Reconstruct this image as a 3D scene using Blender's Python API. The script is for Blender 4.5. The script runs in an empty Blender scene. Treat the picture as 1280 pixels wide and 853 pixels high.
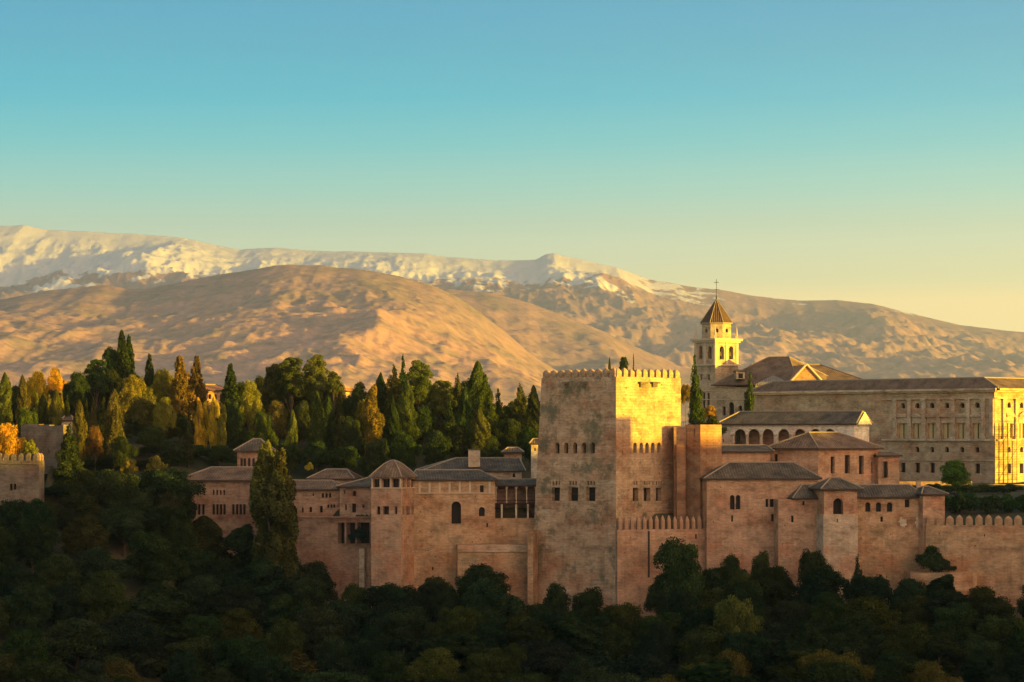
import bpy, math, random
import numpy as np
from mathutils import Vector
R = math.radians
F = 3333.0; HY = 540.0            # focal length and horizon in pixels of a 1280 x 853 frame
sc = bpy.context.scene; COL = sc.collection
# ---------------------------------------------------------------- camera
cam = bpy.data.cameras.new('camera'); camo = bpy.data.objects.new('camera', cam); COL.objects.link(camo)
cam.sensor_width = 36; cam.lens = 36 * F / 1280; cam.shift_y = (HY - 426.5) / 1280
cam.clip_start = 1; cam.clip_end = 80000
camo.location = (0, 0, 0); camo.rotation_euler = (R(90), 0, 0); sc.camera = camo
# ---------------------------------------------------------------- sun and sky
SUN_EL = R(3.2); SUN_H = (0.912, -0.41)
sd = Vector((SUN_H[0] * math.cos(SUN_EL), SUN_H[1] * math.cos(SUN_EL), math.sin(SUN_EL))).normalized()
sl = bpy.data.lights.new('sun', 'SUN'); sl.energy = 5.0; sl.angle = R(0.5); sl.color = (1.0, 0.64, 0.02)
so = bpy.data.objects.new('sun', sl); COL.objects.link(so)
so.rotation_euler = sd.to_track_quat('Z', 'Y').to_euler(); so.location = (300, -100, 60)
w = bpy.data.worlds.new('World'); sc.world = w; w.use_nodes = True
nt = w.node_tree; nt.nodes.clear()
def N(nt, t, **kw):
    n = nt.nodes.new(t)
    for k, v in kw.items():
        if k.startswith('i_'): n.inputs[k[2:].replace('_', ' ')].default_value = v
        elif k.startswith('n_'): n.inputs[int(k[2:])].default_value = v
        else: setattr(n, k, v)
    return n
def L(nt, a, b): nt.links.new(a, b)
def ramp(nt, stops, fac=None, interp='LINEAR'):
    n = nt.nodes.new('ShaderNodeValToRGB'); cr = n.color_ramp; cr.interpolation = interp
    cr.elements.remove(cr.elements[1]); cr.elements[0].position = stops[0][0]
    for p, c in stops[1:]: cr.elements.new(p)
    for e, (p, c) in zip(cr.elements, stops):
        e.color = (c[0], c[1], c[2], 1) if hasattr(c, '__len__') else (c, c, c, 1)
    if fac is not None: L(nt, fac, n.inputs[0])
    return n
def mixc(nt, a, b, fac, bt='MIX'):
    n = nt.nodes.new('ShaderNodeMix'); n.data_type = 'RGBA'; n.blend_type = bt
    for s, i in ((fac, 0), (a, 6), (b, 7)):
        if hasattr(s, 'links'): L(nt, s, n.inputs[i])
        else: n.inputs[i].default_value = s if i == 0 else (s[0], s[1], s[2], 1)
    return n.outputs[2]
def mathn(nt, op, a, b=0.0, c=0.0, clamp=False):
    n = nt.nodes.new('ShaderNodeMath'); n.operation = op; n.use_clamp = clamp
    for i, s in enumerate((a, b, c)):
        if hasattr(s, 'links'): L(nt, s, n.inputs[i])
        else: n.inputs[i].default_value = s
    return n.outputs[0]
tc = N(nt, 'ShaderNodeTexCoord'); sep = N(nt, 'ShaderNodeSeparateXYZ'); L(nt, tc.outputs['Generated'], sep.inputs[0])
up = mathn(nt, 'MULTIPLY', sep.outputs['Z'], 2.0, clamp=True)
SKY = [(0.0, (0.758, 0.597, 0.267)), (0.0975, (0.758, 0.597, 0.267)), (0.1132, (0.563, 0.551, 0.296)), (0.1428, (0.447, 0.534, 0.36)), (0.1783, (0.199, 0.429, 0.372)), (0.2135, (0.059, 0.33, 0.358)), (0.2486, (0.0, 0.249, 0.336)), (0.2835, (0.0, 0.193, 0.289)), (0.3163, (0.0, 0.161, 0.272)), (0.45, (0.0, 0.121, 0.204)), (1.0, (0.0, 0.072, 0.122))]
rp = ramp(nt, SKY, up)
# warm glow of the west, behind and right of the camera
dotn = N(nt, 'ShaderNodeVectorMath', operation='DOT_PRODUCT'); L(nt, tc.outputs['Generated'], dotn.inputs[0])
dotn.inputs[1].default_value = tuple(sd)
gl = mathn(nt, 'POWER', mathn(nt, 'MULTIPLY_ADD', dotn.outputs['Value'], .5, .5, clamp=True), 1.5)
glow = mixc(nt, (0, 0, 0), (1.32, .68, .33), gl)
low = ramp(nt, [(0, 1.0), (0.45, .5), (1.0, 0.12)], mathn(nt, 'MULTIPLY', sep.outputs['Z'], 1.0, clamp=True))
glow = mixc(nt, glow, low.outputs[0], 1.0, 'MULTIPLY')
front = ramp(nt, [(0.0, 1.0), (1.0, 0.0)], mathn(nt, 'MULTIPLY_ADD', sep.outputs['Y'], 1.6, 0.0, clamp=True))
glow = mixc(nt, glow, front.outputs[0], 1.0, 'MULTIPLY')
east = mathn(nt, 'MULTIPLY', mathn(nt, 'MULTIPLY_ADD', sep.outputs['X'], 3.0, .1, clamp=True), ramp(nt, [(0, 1), (.32, 0)], up).outputs[0])
skyc = mixc(nt, mixc(nt, rp.outputs[0], (.10, .055, .0), east, 'ADD'), glow, 1.0, 'ADD')
sky10 = mixc(nt, skyc, (10, 10, 10), 1.0, 'MULTIPLY')
st = N(nt, 'ShaderNodeTexSky'); st.sky_type = 'NISHITA'; st.sun_disc = False
st.sun_elevation = SUN_EL; st.sun_rotation = math.atan2(SUN_H[0], SUN_H[1]); st.air_density = 1.0; st.dust_density = 2.0
fin = mixc(nt, sky10, st.outputs[0], 0.04)
bg = N(nt, 'ShaderNodeBackground'); bg.inputs[1].default_value = 0.1; L(nt, fin, bg.inputs[0])
wo = N(nt, 'ShaderNodeOutputWorld'); L(nt, bg.outputs[0], wo.inputs[0])
sc.view_settings.view_transform = 'Standard'; sc.view_settings.look = 'None'
sc.view_settings.exposure = 1.75; sc.view_settings.gamma = 1.0; sc.view_settings.use_curve_mapping = False
cy = sc.cycles; cy.use_denoising = True; cy.max_bounces = 5; cy.diffuse_bounces = 3; cy.glossy_bounces = 1
cy.transmission_bounces = 2; cy.volume_bounces = 0; cy.transparent_max_bounces = 4; cy.caustics_reflective = False; cy.caustics_refractive = False
# ---------------------------------------------------------------- object helpers
def tag(o, label=None, cat=None, group=None, kind=None):
    if label: o['label'] = label
    if cat: o['category'] = cat
    if group: o['group'] = group
    if kind: o['kind'] = kind
    return o
def thing(name, label, cat, loc, group=None):
    o = bpy.data.objects.new(name, None); COL.objects.link(o); o.location = loc; o.empty_display_size = 1
    return tag(o, label, cat, group)
def wloc(o):
    v = Vector((0, 0, 0))
    while o is not None: v += o.location; o = o.parent
    return v
class MB:
    def __init__(s): s.v = []; s.f = []; s.uv = []; s.m = []
    def face(s, pts, uvs=None, m=0):
        i = len(s.v); s.v += [tuple(p) for p in pts]; s.f.append(tuple(range(i, i + len(pts))))
        if uvs is None:
            p0 = Vector(pts[0]); e = (Vector(pts[1]) - p0); n = e.cross(Vector(pts[2]) - p0)
            if n.length < 1e-9: n = Vector((0, 0, 1))
            n.normalize(); up = Vector((0, 0, 1)); h = up.cross(n)
            if h.length < 1e-3: h = Vector((1, 0, 0))
            h.normalize(); v = n.cross(h)
            uvs = [(Vector(p).dot(h), Vector(p).dot(v)) for p in pts]
        s.uv += list(uvs); s.m.append(m)
    def box(s, A, B, t, z0, z1, m=0, off=0.0):
        """box on the line A-B seen from the camera side, thickness t going back, moved forward by off"""
        d = Vector((B[0] - A[0], B[1] - A[1])); d.normalize(); n = Vector((d.y, -d.x))
        a = Vector(A[:2]) + n * off; b = Vector(B[:2]) + n * off; c = b - n * t; e = a - n * t
        s.prism([a, b, c, e], z0, z1, m)
    def prism(s, pts, z0, z1, m=0):
        n = len(pts)
        for i in range(n):
            a, b = pts[i], pts[(i + 1) % n]
            s.face([(a[0], a[1], z0), (b[0], b[1], z0), (b[0], b[1], z1), (a[0], a[1], z1)], None, m)
        s.face([(p[0], p[1], z1) for p in pts], None, m); s.face([(p[0], p[1], z0) for p in reversed(pts)], None, m)
    def tube(s, a, b, r0, r1=None, n=8, m=0):
        a = Vector(a); b = Vector(b); r1 = r0 if r1 is None else r1
        z = (b - a).normalized(); x = z.orthogonal().normalized(); y = z.cross(x)
        A = [a + (x * math.cos(6.2832 * i / n) + y * math.sin(6.2832 * i / n)) * r0 for i in range(n)]
        B_ = [b + (x * math.cos(6.2832 * i / n) + y * math.sin(6.2832 * i / n)) * r1 for i in range(n)]
        for i in range(n): s.face([A[i], A[(i + 1) % n], B_[(i + 1) % n], B_[i]], None, m)
        s.face(A[::-1], None, m); s.face(B_, None, m)
    def build(s, name, mats, parent=None):
        me = bpy.data.meshes.new(name); o = wloc(parent) if parent else Vector((0, 0, 0))
        me.from_pydata([(p[0] - o.x, p[1] - o.y, p[2] - o.z) for p in s.v], [], s.f)
        uvl = me.uv_layers.new(name='UVMap'); uvl.data.foreach_set('uv', [c for u in s.uv for c in u])
        me.polygons.foreach_set('material_index', s.m)
        for m in (mats if isinstance(mats, (list, tuple)) else [mats]): me.materials.append(m)
        me.update(); ob = bpy.data.objects.new(name, me); COL.objects.link(ob)
        if parent: ob.parent = parent
        return ob
def XY(px, Y): return ((px - 640) / F * Y, Y)
def Z(py, Y): return (HY - py) / F * Y
def reach(M, d, px):
    """point on the ray M + t*d that stands in image column px"""
    k = (px - 640) / F; t = (M[0] - k * M[1]) / (k * d[1] - d[0]); return (M[0] + d[0] * t, M[1] + d[1] * t)
# numpy value noise
def _h(i, j, s):
    n = (i * 374761393 + j * 668265263 + s * 974634777) & 0xffffffff
    n = ((n ^ (n >> 13)) * 1274126177) & 0xffffffff
    return ((n ^ (n >> 16)) & 0xffff) / 65535.0
def vnoise(x, y, s=0):
    xi = np.floor(x).astype(np.int64); yi = np.floor(y).astype(np.int64); fx = x - xi; fy = y - yi
    fx = fx * fx * fx * (fx * (fx * 6 - 15) + 10); fy = fy * fy * fy * (fy * (fy * 6 - 15) + 10)
    a = _h(xi, yi, s); b = _h(xi + 1, yi, s); c = _h(xi, yi + 1, s); d = _h(xi + 1, yi + 1, s)
    return (a * (1 - fx) + b * fx) * (1 - fy) + (c * (1 - fx) + d * fx) * fy
def fbm(x, y, s=0, o=5, ridged=False, g=.5):
    t = 0; a = 1; k = 0
    for i in range(o):
        v = vnoise(x * 2 ** i + i * 17.3, y * 2 ** i - i * 9.1, s + i)
        if ridged: v = 1 - abs(2 * v - 1)
        t = t + a * v; k += a; a *= g
    return t / k
def gridmesh(name, X, Y, Zz, mat, smooth=True):
    r, c = X.shape; me = bpy.data.meshes.new(name)
    co = np.stack([X, Y, Zz], -1).reshape(-1, 3).astype(np.float32)
    idx = np.arange(r * c).reshape(r, c)
    q = np.stack([idx[:-1, :-1], idx[:-1, 1:], idx[1:, 1:], idx[1:, :-1]], -1).reshape(-1, 4).astype(np.int32)
    me.vertices.add(len(co)); me.vertices.foreach_set('co', co.ravel())
    me.loops.add(q.size); me.loops.foreach_set('vertex_index', q.ravel())
    me.polygons.add(len(q)); me.polygons.foreach_set('loop_start', np.arange(0, q.size, 4, dtype=np.int32))
    me.update(calc_edges=True); me.validate()
    if smooth: me.polygons.foreach_set('use_smooth', np.ones(len(me.polygons), bool))
    me.materials.append(mat); o = bpy.data.objects.new(name, me); COL.objects.link(o); return o
def newmat(name):
    m = bpy.data.materials.new(name); m.use_nodes = True; nt = m.node_tree
    b = nt.nodes['Principled BSDF']; b.inputs['Roughness'].default_value = .9
    b.inputs['Specular IOR Level'].default_value = .15
    return m, nt, b
def noise(nt, vec, scale, detail=5, rough=.55, mapping=None):
    if mapping:
        mp = N(nt, 'ShaderNodeMapping'); mp.inputs['Scale'].default_value = mapping; L(nt, vec, mp.inputs[0]); vec = mp.outputs[0]
    n = N(nt, 'ShaderNodeTexNoise'); n.inputs['Scale'].default_value = scale; n.inputs['Detail'].default_value = detail
    n.inputs['Roughness'].default_value = rough; L(nt, vec, n.inputs['Vector']); return n.outputs['Fac']
def bump(nt, b, h, dist, strength=.6):
    n = N(nt, 'ShaderNodeBump'); n.inputs['Distance'].default_value = dist; n.inputs['Strength'].default_value = strength
    L(nt, h, n.inputs['Height']); L(nt, n.outputs[0], b.inputs['Normal'])
def plain(name, c, rough=.8, var=.25):
    m, nt, b = newmat(name); b.inputs['Roughness'].default_value = rough
    t = N(nt, 'ShaderNodeTexCoord'); n = noise(nt, t.outputs['Object'], 1.3, 4)
    L(nt, mixc(nt, [x * (1 - var) for x in c], [min(1, x * (1 + var)) for x in c], n), b.inputs['Base Color']); return m
def stone(name, c1, c2, pale, green=0.0, course=.5, streak=.35, brick=False, scale=1.0):
    """weathered masonry: two broad tones, pale broken courses, stains running down, optional moss"""
    m, nt, b = newmat(name); t = N(nt, 'ShaderNodeTexCoord'); o = t.outputs['Object']; uv = t.outputs['UV']
    big = ramp(nt, [(.38, 0), (.60, 1)], noise(nt, o, .16 * scale, 7, .66))
    c = mixc(nt, c1, c2, big.outputs[0])
    red = ramp(nt, [(.50, 0), (.62, 1)], noise(nt, uv, .8, 5, .6, (.13, .24, 1)))
    c = mixc(nt, c, [c1[0] * .98, c1[1] * .72, c1[2] * .62], mathn(nt, 'MULTIPLY', red.outputs[0], .75))
    blot = ramp(nt, [(.32, .50), (.5, 1.0), (.70, 1.28)], noise(nt, uv, 1.0, 7, .72, (.35, .55, 1)))
    c = mixc(nt, c, blot.outputs[0], 1.0, 'MULTIPLY')
    crs = ramp(nt, [(.47, 0), (.68, 1)], noise(nt, uv, 1.0, 7, .72, (.16, 1.1, 1)))
    msk = ramp(nt, [(.42, 0), (.6, 1)], noise(nt, o, .3, 3))
    f = mathn(nt, 'MULTIPLY', mathn(nt, 'MULTIPLY', crs.outputs[0], msk.outputs[0]), course)
    c = mixc(nt, c, pale, f)
    dk = ramp(nt, [(.5, 1), (.8, 1 - streak)], noise(nt, uv, 1.0, 5, .6, (.9, .12, 1)))
    c = mixc(nt, c, dk.outputs[0], 1.0, 'MULTIPLY')
    fine = ramp(nt, [(.3, .72), (.7, 1.2)], noise(nt, uv, 2.2, 6, .7, (.6, 1.6, 1)))
    c = mixc(nt, c, fine.outputs[0], 1.0, 'MULTIPLY')
    if green:
        g = ramp(nt, [(.52, 0), (.62, 1)], noise(nt, o, .22, 6, .7))
        c = mixc(nt, c, (.10, .11, .065), mathn(nt, 'MULTIPLY', g.outputs[0], green))
    br = N(nt, 'ShaderNodeTexBrick'); L(nt, uv, br.inputs['Vector']); br.inputs['Scale'].default_value = 1
    br.inputs['Brick Width'].default_value = 1.1; br.inputs['Row Height'].default_value = .42
    br.inputs['Mortar Size'].default_value = .035; br.inputs['Color1'].default_value = (1, 1, 1, 1)
    br.inputs['Color2'].default_value = (.82, .82, .82, 1); br.inputs['Mortar'].default_value = (.68, .66, .62, 1)
    c = mixc(nt, c, br.outputs[0], .38 if brick else .14, 'MULTIPLY')
    L(nt, c, b.inputs['Base Color'])
    h = mathn(nt, 'ADD', noise(nt, o, 1.6, 8, .7), mathn(nt, 'MULTIPLY', br.outputs['Fac'], -.25))
    bump(nt, b, h, .22, .8); return m
def tiles(name, c1, c2, pitch=.42):
    """clay roof tiles: channels running down the slope, rows across, lichen patches"""
    m, nt, b = newmat(name); t = N(nt, 'ShaderNodeTexCoord'); uv = t.outputs['UV']; o = t.outputs['Object']
    w_ = N(nt, 'ShaderNodeTexWave'); w_.wave_type = 'BANDS'; w_.bands_direction = 'X'; w_.inputs['Scale'].default_value = .314 / pitch
    w_.inputs['Distortion'].default_value = .6; w_.inputs['Detail'].default_value = 2; L(nt, uv, w_.inputs[0])
    c = mixc(nt, c1, c2, ramp(nt, [(.35, 0), (.65, 1)], noise(nt, o, .5, 6, .65)).outputs[0])
    c = mixc(nt, c, ramp(nt, [(.35, .7), (.7, 1.25)], noise(nt, uv, 2.4, 4, .7, (1.4, .7, 1))).outputs[0], 1, 'MULTIPLY')
    c = mixc(nt, c, ramp(nt, [(0, .62), (.6, 1.1)], w_.outputs[0]).outputs[0], .45, 'MULTIPLY')
    L(nt, c, b.inputs['Base Color']); bump(nt, b, mathn(nt, 'ADD', w_.outputs[0], mathn(nt, 'MULTIPLY', noise(nt, o, 1.2, 6, .7), 1.6)), .08, .9); return m
# ---------------------------------------------------------------- terrain
def ip(x, tab): return np.interp(x, [t[0] for t in tab], [t[1] for t in tab])
CANOPY = [(-200, 596), (0, 594), (50, 594), (62, 592), (80, 586), (130, 566), (215, 572), (232, 644), (300, 648), (370, 674), (460, 718), (520, 708), (600, 692), (655, 730), (720, 731), (770, 740), (850, 702), (950, 692), (1050, 710), (1130, 708), (1280, 700), (1500, 704)]
WALLY = [(-200, 404), (60, 404), (100, 412), (226, 424), (420, 413), (460, 404), (520, 405), (655, 406), (770, 397), (886, 399), (1030, 396), (1280, 396), (1500, 394)]
FRONT = [(-200, 406.5), (48, 406.5), (60, 419), (100, 420), (215, 420), (226, 431.5), (324, 430), (340, 423), (366, 419), (464, 414), (466, 407), (516, 407), (520, 410), (571, 410.5), (573, 409), (662, 410), (664, 412.5), (770, 402), (771, 400.8), (886, 405), (888, 403.5), (972, 404), (974, 401.2), (1029, 401.5), (1031, 398.8), (1071, 399.2), (1073, 402.4), (1154, 403), (1157, 401), (1340, 399.2), (1600, 399)]
def canopy_z(px, Y):
    """height of the wood's tree tops in front of the walls"""
    t = (ip(px, WALLY) - 4 - Y) / (ip(px, WALLY) - 4 - 342)
    return -(ip(px, CANOPY) * (1 - t) + 875 * t - HY) / F * Y
def plateau(px, Y):
    lft = ip(Y, [(404, -13), (425, -7), (445, -3), (470, 0), (520, 1.5), (600, 0), (750, -20)])
    mid = ip(Y, [(404, -13), (440, -9), (460, -4), (480, -1), (520, 1), (600, 0), (750, -20)])
    rgt = ip(Y, [(404, -14), (430, -10.5), (470, -9.5), (600, -10), (750, -25)])
    a = np.clip((px - 200) / 120, 0, 1); b = np.clip((px - 820) / 60, 0, 1)
    return (lft * (1 - a) + mid * a) * (1 - b) + rgt * b
def ground_z(x, Y):
    x = np.asarray(x, float); Y = np.asarray(Y, float); Ys = np.maximum(Y, 60)
    px = np.clip(640 + F * x / Ys, -700, 2000); wy = ip(px, WALLY)
    front = canopy_z(px, np.clip(Y, 330, 420)) - 9.5
    near = ip(Y, [(-30000, -2), (-10, -1.8), (3, -1.8), (14, -7), (60, -40), (140, -74), (235, -80), (330, 0)])
    fz = np.where(Y < 330, near + np.clip((Y - 235) / 95, 0, 1) ** 1.3 * (canopy_z(px, 330.) - 9.5), front)
    fz = np.where(Y < 235, near, fz); fz = np.where((Y >= 235) & (Y < 330), -80 + (canopy_z(px, 330.) - 9.5 + 80) * ((np.clip(Y, 235, 330) - 235) / 95) ** 1.2, fz)
    pz = plateau(px, Y); far = ip(Y, [(750, 0), (1100, -70), (3000, -110), (9000, -60), (60000, -60)])
    pz = np.where(Y > 750, np.minimum(pz, -20) + far, pz)
    t = np.clip((Y - ip(px, FRONT)) / 4, 0, 1); t = t * t * (3 - 2 * t)
    z = fz * (1 - t) + pz * t
    # unseen hill added to the right, its crest shaped to shade the walls
    s = (x * SUN_H[0] + Y * SUN_H[1]); p = (-x * SUN_H[1] + Y * SUN_H[0])
    hz = SHADE_HILL_TOP(p) - np.abs(s - 150) ** 1.25 * .115
    side = x - (.20 * Y + 12)
    hz = np.where(side > 0, hz, -200)
    hz = np.minimum(hz, z + side * .9)
    return np.maximum(z, hz)
def SHADE_HILL_TOP(p):
    # Lat 150 m along the sun's line: level of the shade at the walls = top - 0.056 * distance
    return ip(p, [(-200, -10), (60, 4), (250, 15), (333, 17), (341, 17), (347, 12.5), (360, 13.5), (372, 14.6), (385, 14.7), (400, 15), (410, 17.5), (431, 17.5), (440, 14), (455, 7), (470, 4), (520, -4), (600, -12), (800, -60)])
m_ground, nt_, b_ = newmat('ground_earth'); t_ = N(nt_, 'ShaderNodeTexCoord')
c_ = mixc(nt_, (.030, .035, .015), (.075, .060, .030), ramp(nt_, [(.4, 0), (.65, 1)], noise(nt_, t_.outputs['Object'], .09, 8, .65)).outputs[0])
L(nt_, c_, b_.inputs['Base Color']); bump(nt_, b_, noise(nt_, t_.outputs['Object'], .8, 8, .7), .5)
gx = np.concatenate([-np.geomspace(30000, 210, 40), np.arange(-200, -90, 2.0), np.arange(-90, 90, .8), np.arange(90, 420, 2.0), np.geomspace(430, 30000, 40)])
gy = np.concatenate([[-20000, -3000, -400, -60], np.arange(-20, 330, 6.0), np.arange(330, 560, 1.4), np.arange(562, 760, 8), np.geomspace(770, 45000, 50)])
GX, GY = np.meshgrid(gx, gy); GZ = ground_z(GX, GY)
GZ = GZ + (fbm(GX / 9, GY / 9, 3, 4) - .5) * np.where((GY > 300) & (GY < 800), 1.2, 0)
tag(gridmesh('ground', GX, GY, GZ, m_ground), 'dark earth of the shaded wooded hillside', None, None, 'structure')
# ---------------------------------------------------------------- mountains
def mountain_mat(name, rock1, rock2, snow_z=None, veg=(.09, .085, .05)):
    m, nt, b = newmat(name); g = N(nt, 'ShaderNodeNewGeometry'); p = g.outputs['Position']
    n1 = noise(nt, p, .0009, 9, .62); n2 = noise(nt, p, .0045, 8, .65)
    c = mixc(nt, rock1, rock2, ramp(nt, [(.38, 0), (.62, 1)], n1).outputs[0])
    c = mixc(nt, c, veg, ramp(nt, [(.46, 0), (.6, .85)], n2).outputs[0])
    n3 = noise(nt, p, .022, 8, .72)
    c = mixc(nt, c, ramp(nt, [(.40, .74), (.5, 1.0), (.60, 1.18)], n3).outputs[0], 1.0, 'MULTIPLY')
    if snow_z:
        s = N(nt, 'ShaderNodeSeparateXYZ'); L(nt, p, s.inputs[0]); sn = N(nt, 'ShaderNodeSeparateXYZ'); L(nt, g.outputs['Normal'], sn.inputs[0])
        a = mathn(nt, 'DIVIDE', mathn(nt, 'SUBTRACT', s.outputs['Z'], snow_z), 260.0)
        a = mathn(nt, 'ADD', a, mathn(nt, 'MULTIPLY_ADD', n2, 3.2, -1.6))
        a = mathn(nt, 'ADD', a, mathn(nt, 'MULTIPLY_ADD', n1, 3.6, -1.8))
        a = mathn(nt, 'ADD', a, .1, clamp=True)
        c = mixc(nt, c, (.95, .90, .86), ramp(nt, [(.36, 0), (.52, 1)], a).outputs[0])
    L(nt, c, b.inputs['Base Color']); b.inputs['Specular IOR Level'].default_value = 0
    bump(nt, b, mathn(nt, 'ADD', n2, mathn(nt, 'MULTIPLY', n3, .35)), 60, .3); return m
def mountain(name, label, Yr, Yn, prof, zb, mat, amp, sx, sy, seed, nx=620, ny=200, p=1.0, rough=26.):
    X1 = Yr * 820 / F; xs = np.linspace(-X1, X1, nx); ts = np.concatenate([np.linspace(-.12, 0, 10)[:-1], np.linspace(0, 1, ny) ** 1.15])
    X, T = np.meshgrid(xs, ts); Yy = Yr - T * (Yr - Yn)
    px = 640 + F * X / Yr
    wob = (fbm(Yy / sy * 1.3, X / sx * .3, seed + 40, 4) - .5) * sx * 2.2 * np.clip(T * 3, 0.1, 1)
    zr = Z(1, 1) * 0 + (HY - ip(px, prof)) / F * Yr
    zr = zr + (fbm(xs / (sx * .22), xs * 0, seed + 9, 5)[None, :] - .5) * rough
    fall = np.where(T < 0, 1 + T * 3, (1 - np.clip(T, 0, 1)) ** p)
    env = np.clip(T * 6, 0, 1) * np.clip((1 - T) * 3, 0, 1)
    rid = fbm((X + wob) / sx, Yy / sy, seed, 5, True, .46) - .86 + (fbm(X / sx * 7, Yy / sx * 5, seed + 70, 4, True, .62) - .8) * .24
    Zz = zb + (zr - zb) * fall + rid * amp * env * (0.45 + .55 * np.clip((zr - zb) / 1500, 0, 1))
    return tag(gridmesh(name, X, Yy, Zz, mat), label, None, None, 'structure')
FAR = [(-400, 300), (-60, 290), (0, 283), (30, 281), (60, 287), (130, 290), (180, 293), (230, 297), (270, 306), (300, 312), (345, 310), (400, 313),
       (470, 315), (530, 317), (560, 322), (620, 325), (670, 325), (682, 319), (692, 318), (705, 321), (720, 324), (770, 335), (810, 350), (850, 357), (900, 362),
       (950, 370), (1000, 377), (1045, 375), (1090, 380), (1150, 395), (1200, 407), (1280, 415), (1400, 430), (1700, 440)]
MID = [(-400, 390), (-60, 386), (0, 374), (60, 363), (130, 357), (170, 362), (215, 355), (250, 348), (300, 341), (345, 333), (400, 330), (450, 335),
       (500, 344), (540, 358), (570, 372), (600, 390), (640, 422), (670, 447), (700, 468), (760, 490), (900, 500), (1700, 505)]
NEX = [(-400, 470), (300, 420), (480, 372), (560, 360), (610, 366), (660, 378), (700, 392), (750, 412), (800, 436), (840, 455), (900, 470), (1000, 485), (1700, 490)]
m_snow = mountain_mat('snowy_rock', (.50, .29, .225), (.40, .255, .205), 1215., (.31, .22, .175))
m_hill = mountain_mat('scrub_rock', (.46, .265, .20), (.37, .235, .18), None, (.25, .185, .135))
mountain('snowy_mountain', 'long distant mountain ridge under patchy evening snow', 25000, 14500, FAR, 150, m_snow, 640, 2100, 6500, 3, nx=900, ny=280, p=1.05)
mountain('bare_mountain', 'brown mountain spur between the dome hill and the snowy ridge', 16000, 11000, NEX, 50, m_hill, 260, 1300, 4500, 11, nx=500, ny=160)
mountain('foothill', 'broad dome shaped brown hill below the snow', 11500, 6500, MID, -20, m_hill, 245, 1150, 4200, 23, nx=700, ny=240, p=.95)
# ---------------------------------------------------------------- haze
mh = bpy.data.materials.new('haze'); mh.use_nodes = True; nth = mh.node_tree; nth.nodes.clear()
pv = N(nth, 'ShaderNodeVolumePrincipled'); pv.inputs['Color'].default_value = (.72, .74, .74, 1); pv.inputs['Density'].default_value = 5.0e-5
pv.inputs['Anisotropy'].default_value = 0.6
om = N(nth, 'ShaderNodeOutputMaterial'); L(nth, pv.outputs[0], om.inputs['Volume'])
hb = MB(); hb.prism([(-6000, -600), (6000, -600), (6000, 27500), (-6000, 27500)], -260, 2150)
tag(hb.build('haze', mh), 'warm evening haze in front of the mountains', None, None, 'stuff')
# ---------------------------------------------------------------- building materials
S_TOWER = stone('tower_masonry', (.39, .25, .15), (.50, .335, .20), (.64, .49, .32), green=.8, course=.85, brick=True)
S_RED = stone('red_clay_wall', (.41, .235, .14), (.49, .29, .175), (.56, .40, .26), course=.55, green=.25)
S_WALL = stone('rammed_earth_wall', (.38, .225, .12), (.49, .30, .165), (.58, .43, .26), green=.4, course=.7)
S_LEFT = stone('old_plaster_wall', (.33, .20, .13), (.42, .27, .175), (.47, .35, .24), course=.35)
S_PALE = stone('pale_render', (.52, .40, .27), (.58, .46, .32), (.64, .54, .40), course=.2, streak=.25)
S_WHITE = stone('whitewash', (.66, .56, .44), (.72, .62, .49), (.78, .70, .58), course=.2, streak=.2)
S_PALACE = stone('palace_stone', (.42, .29, .17), (.52, .37, .22), (.60, .46, .30), course=.5, brick=True, streak=.3)
S_BELL = stone('church_stone', (.39, .29, .18), (.46, .35, .22), (.54, .43, .29), course=.4, streak=.3)
S_BRICK = stone('brown_brick', (.28, .16, .09), (.36, .21, .12), (.42, .29, .17), course=.3)
S_GREY = stone('grey_rubble', (.15, .115, .085), (.20, .155, .11), (.28, .22, .16), green=.4)
T_DARK = tiles('dark_clay_tiles', (.055, .045, .036), (.15, .115, .08))
T_BROWN = tiles('brown_clay_tiles', (.10, .065, .045), (.22, .14, .09))
T_RED = tiles('red_clay_tiles', (.30, .13, .07), (.38, .19, .10))
M_DARK = plain('dark_opening', (.020, .015, .012), .6)
M_WOOD = plain('dark_wood', (.06, .035, .022), .7)
M_RIDGE = plain('pale_lit_ridge', (.27, .21, .15), .9)  # ridge caps, sunlight on the hips put into their pale colour
M_TRIM = plain('pale_stone_trim', (.47, .37, .25), .9)
M_IRON = plain('dark_iron', (.04, .035, .03), .5)
M_GLASS = plain('dark_glass', (.03, .03, .032), .12)
# ---------------------------------------------------------------- building helpers
class Wall:
    """upright wall plane from A to B (left to right as seen)"""
    def __init__(s, A, B):
        s.A = Vector(A); s.B = Vector(B); s.d = (s.B - s.A).normalized(); s.n = Vector((s.d.y, -s.d.x)); s.len = (s.B - s.A).length
    def u(s, px):
        P_ = reach(s.A, s.d, px); return (Vector(P_) - s.A).dot(s.d)
    def z(s, px, py): return Z(py, (s.A + s.d * s.u(px)).y)
    def rect(s, x0, y0, x1, y1):
        xm = (x0 + x1) / 2; return (s.u(x0), s.u(x1), s.z(xm, y1), s.z(xm, y0))
    def pt(s, u, z, off=0): q = s.A + s.d * u + s.n * off; return (q.x, q.y, z)
def arch_pts(u0, u1, v0, v1, n=8):
    """outline from bottom left, up, over the arch and down"""
    r = (u1 - u0) / 2; c = (u0 + u1) / 2; sp = max(v0, v1 - r)
    pts = [(u0, v0)]
    for i in range(n + 1):
        a = math.pi * (1 - i / n); pts.append((c + r * math.cos(a), sp + (v1 - sp) * math.sin(a)))
    pts.append((u1, v0)); return pts
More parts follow.
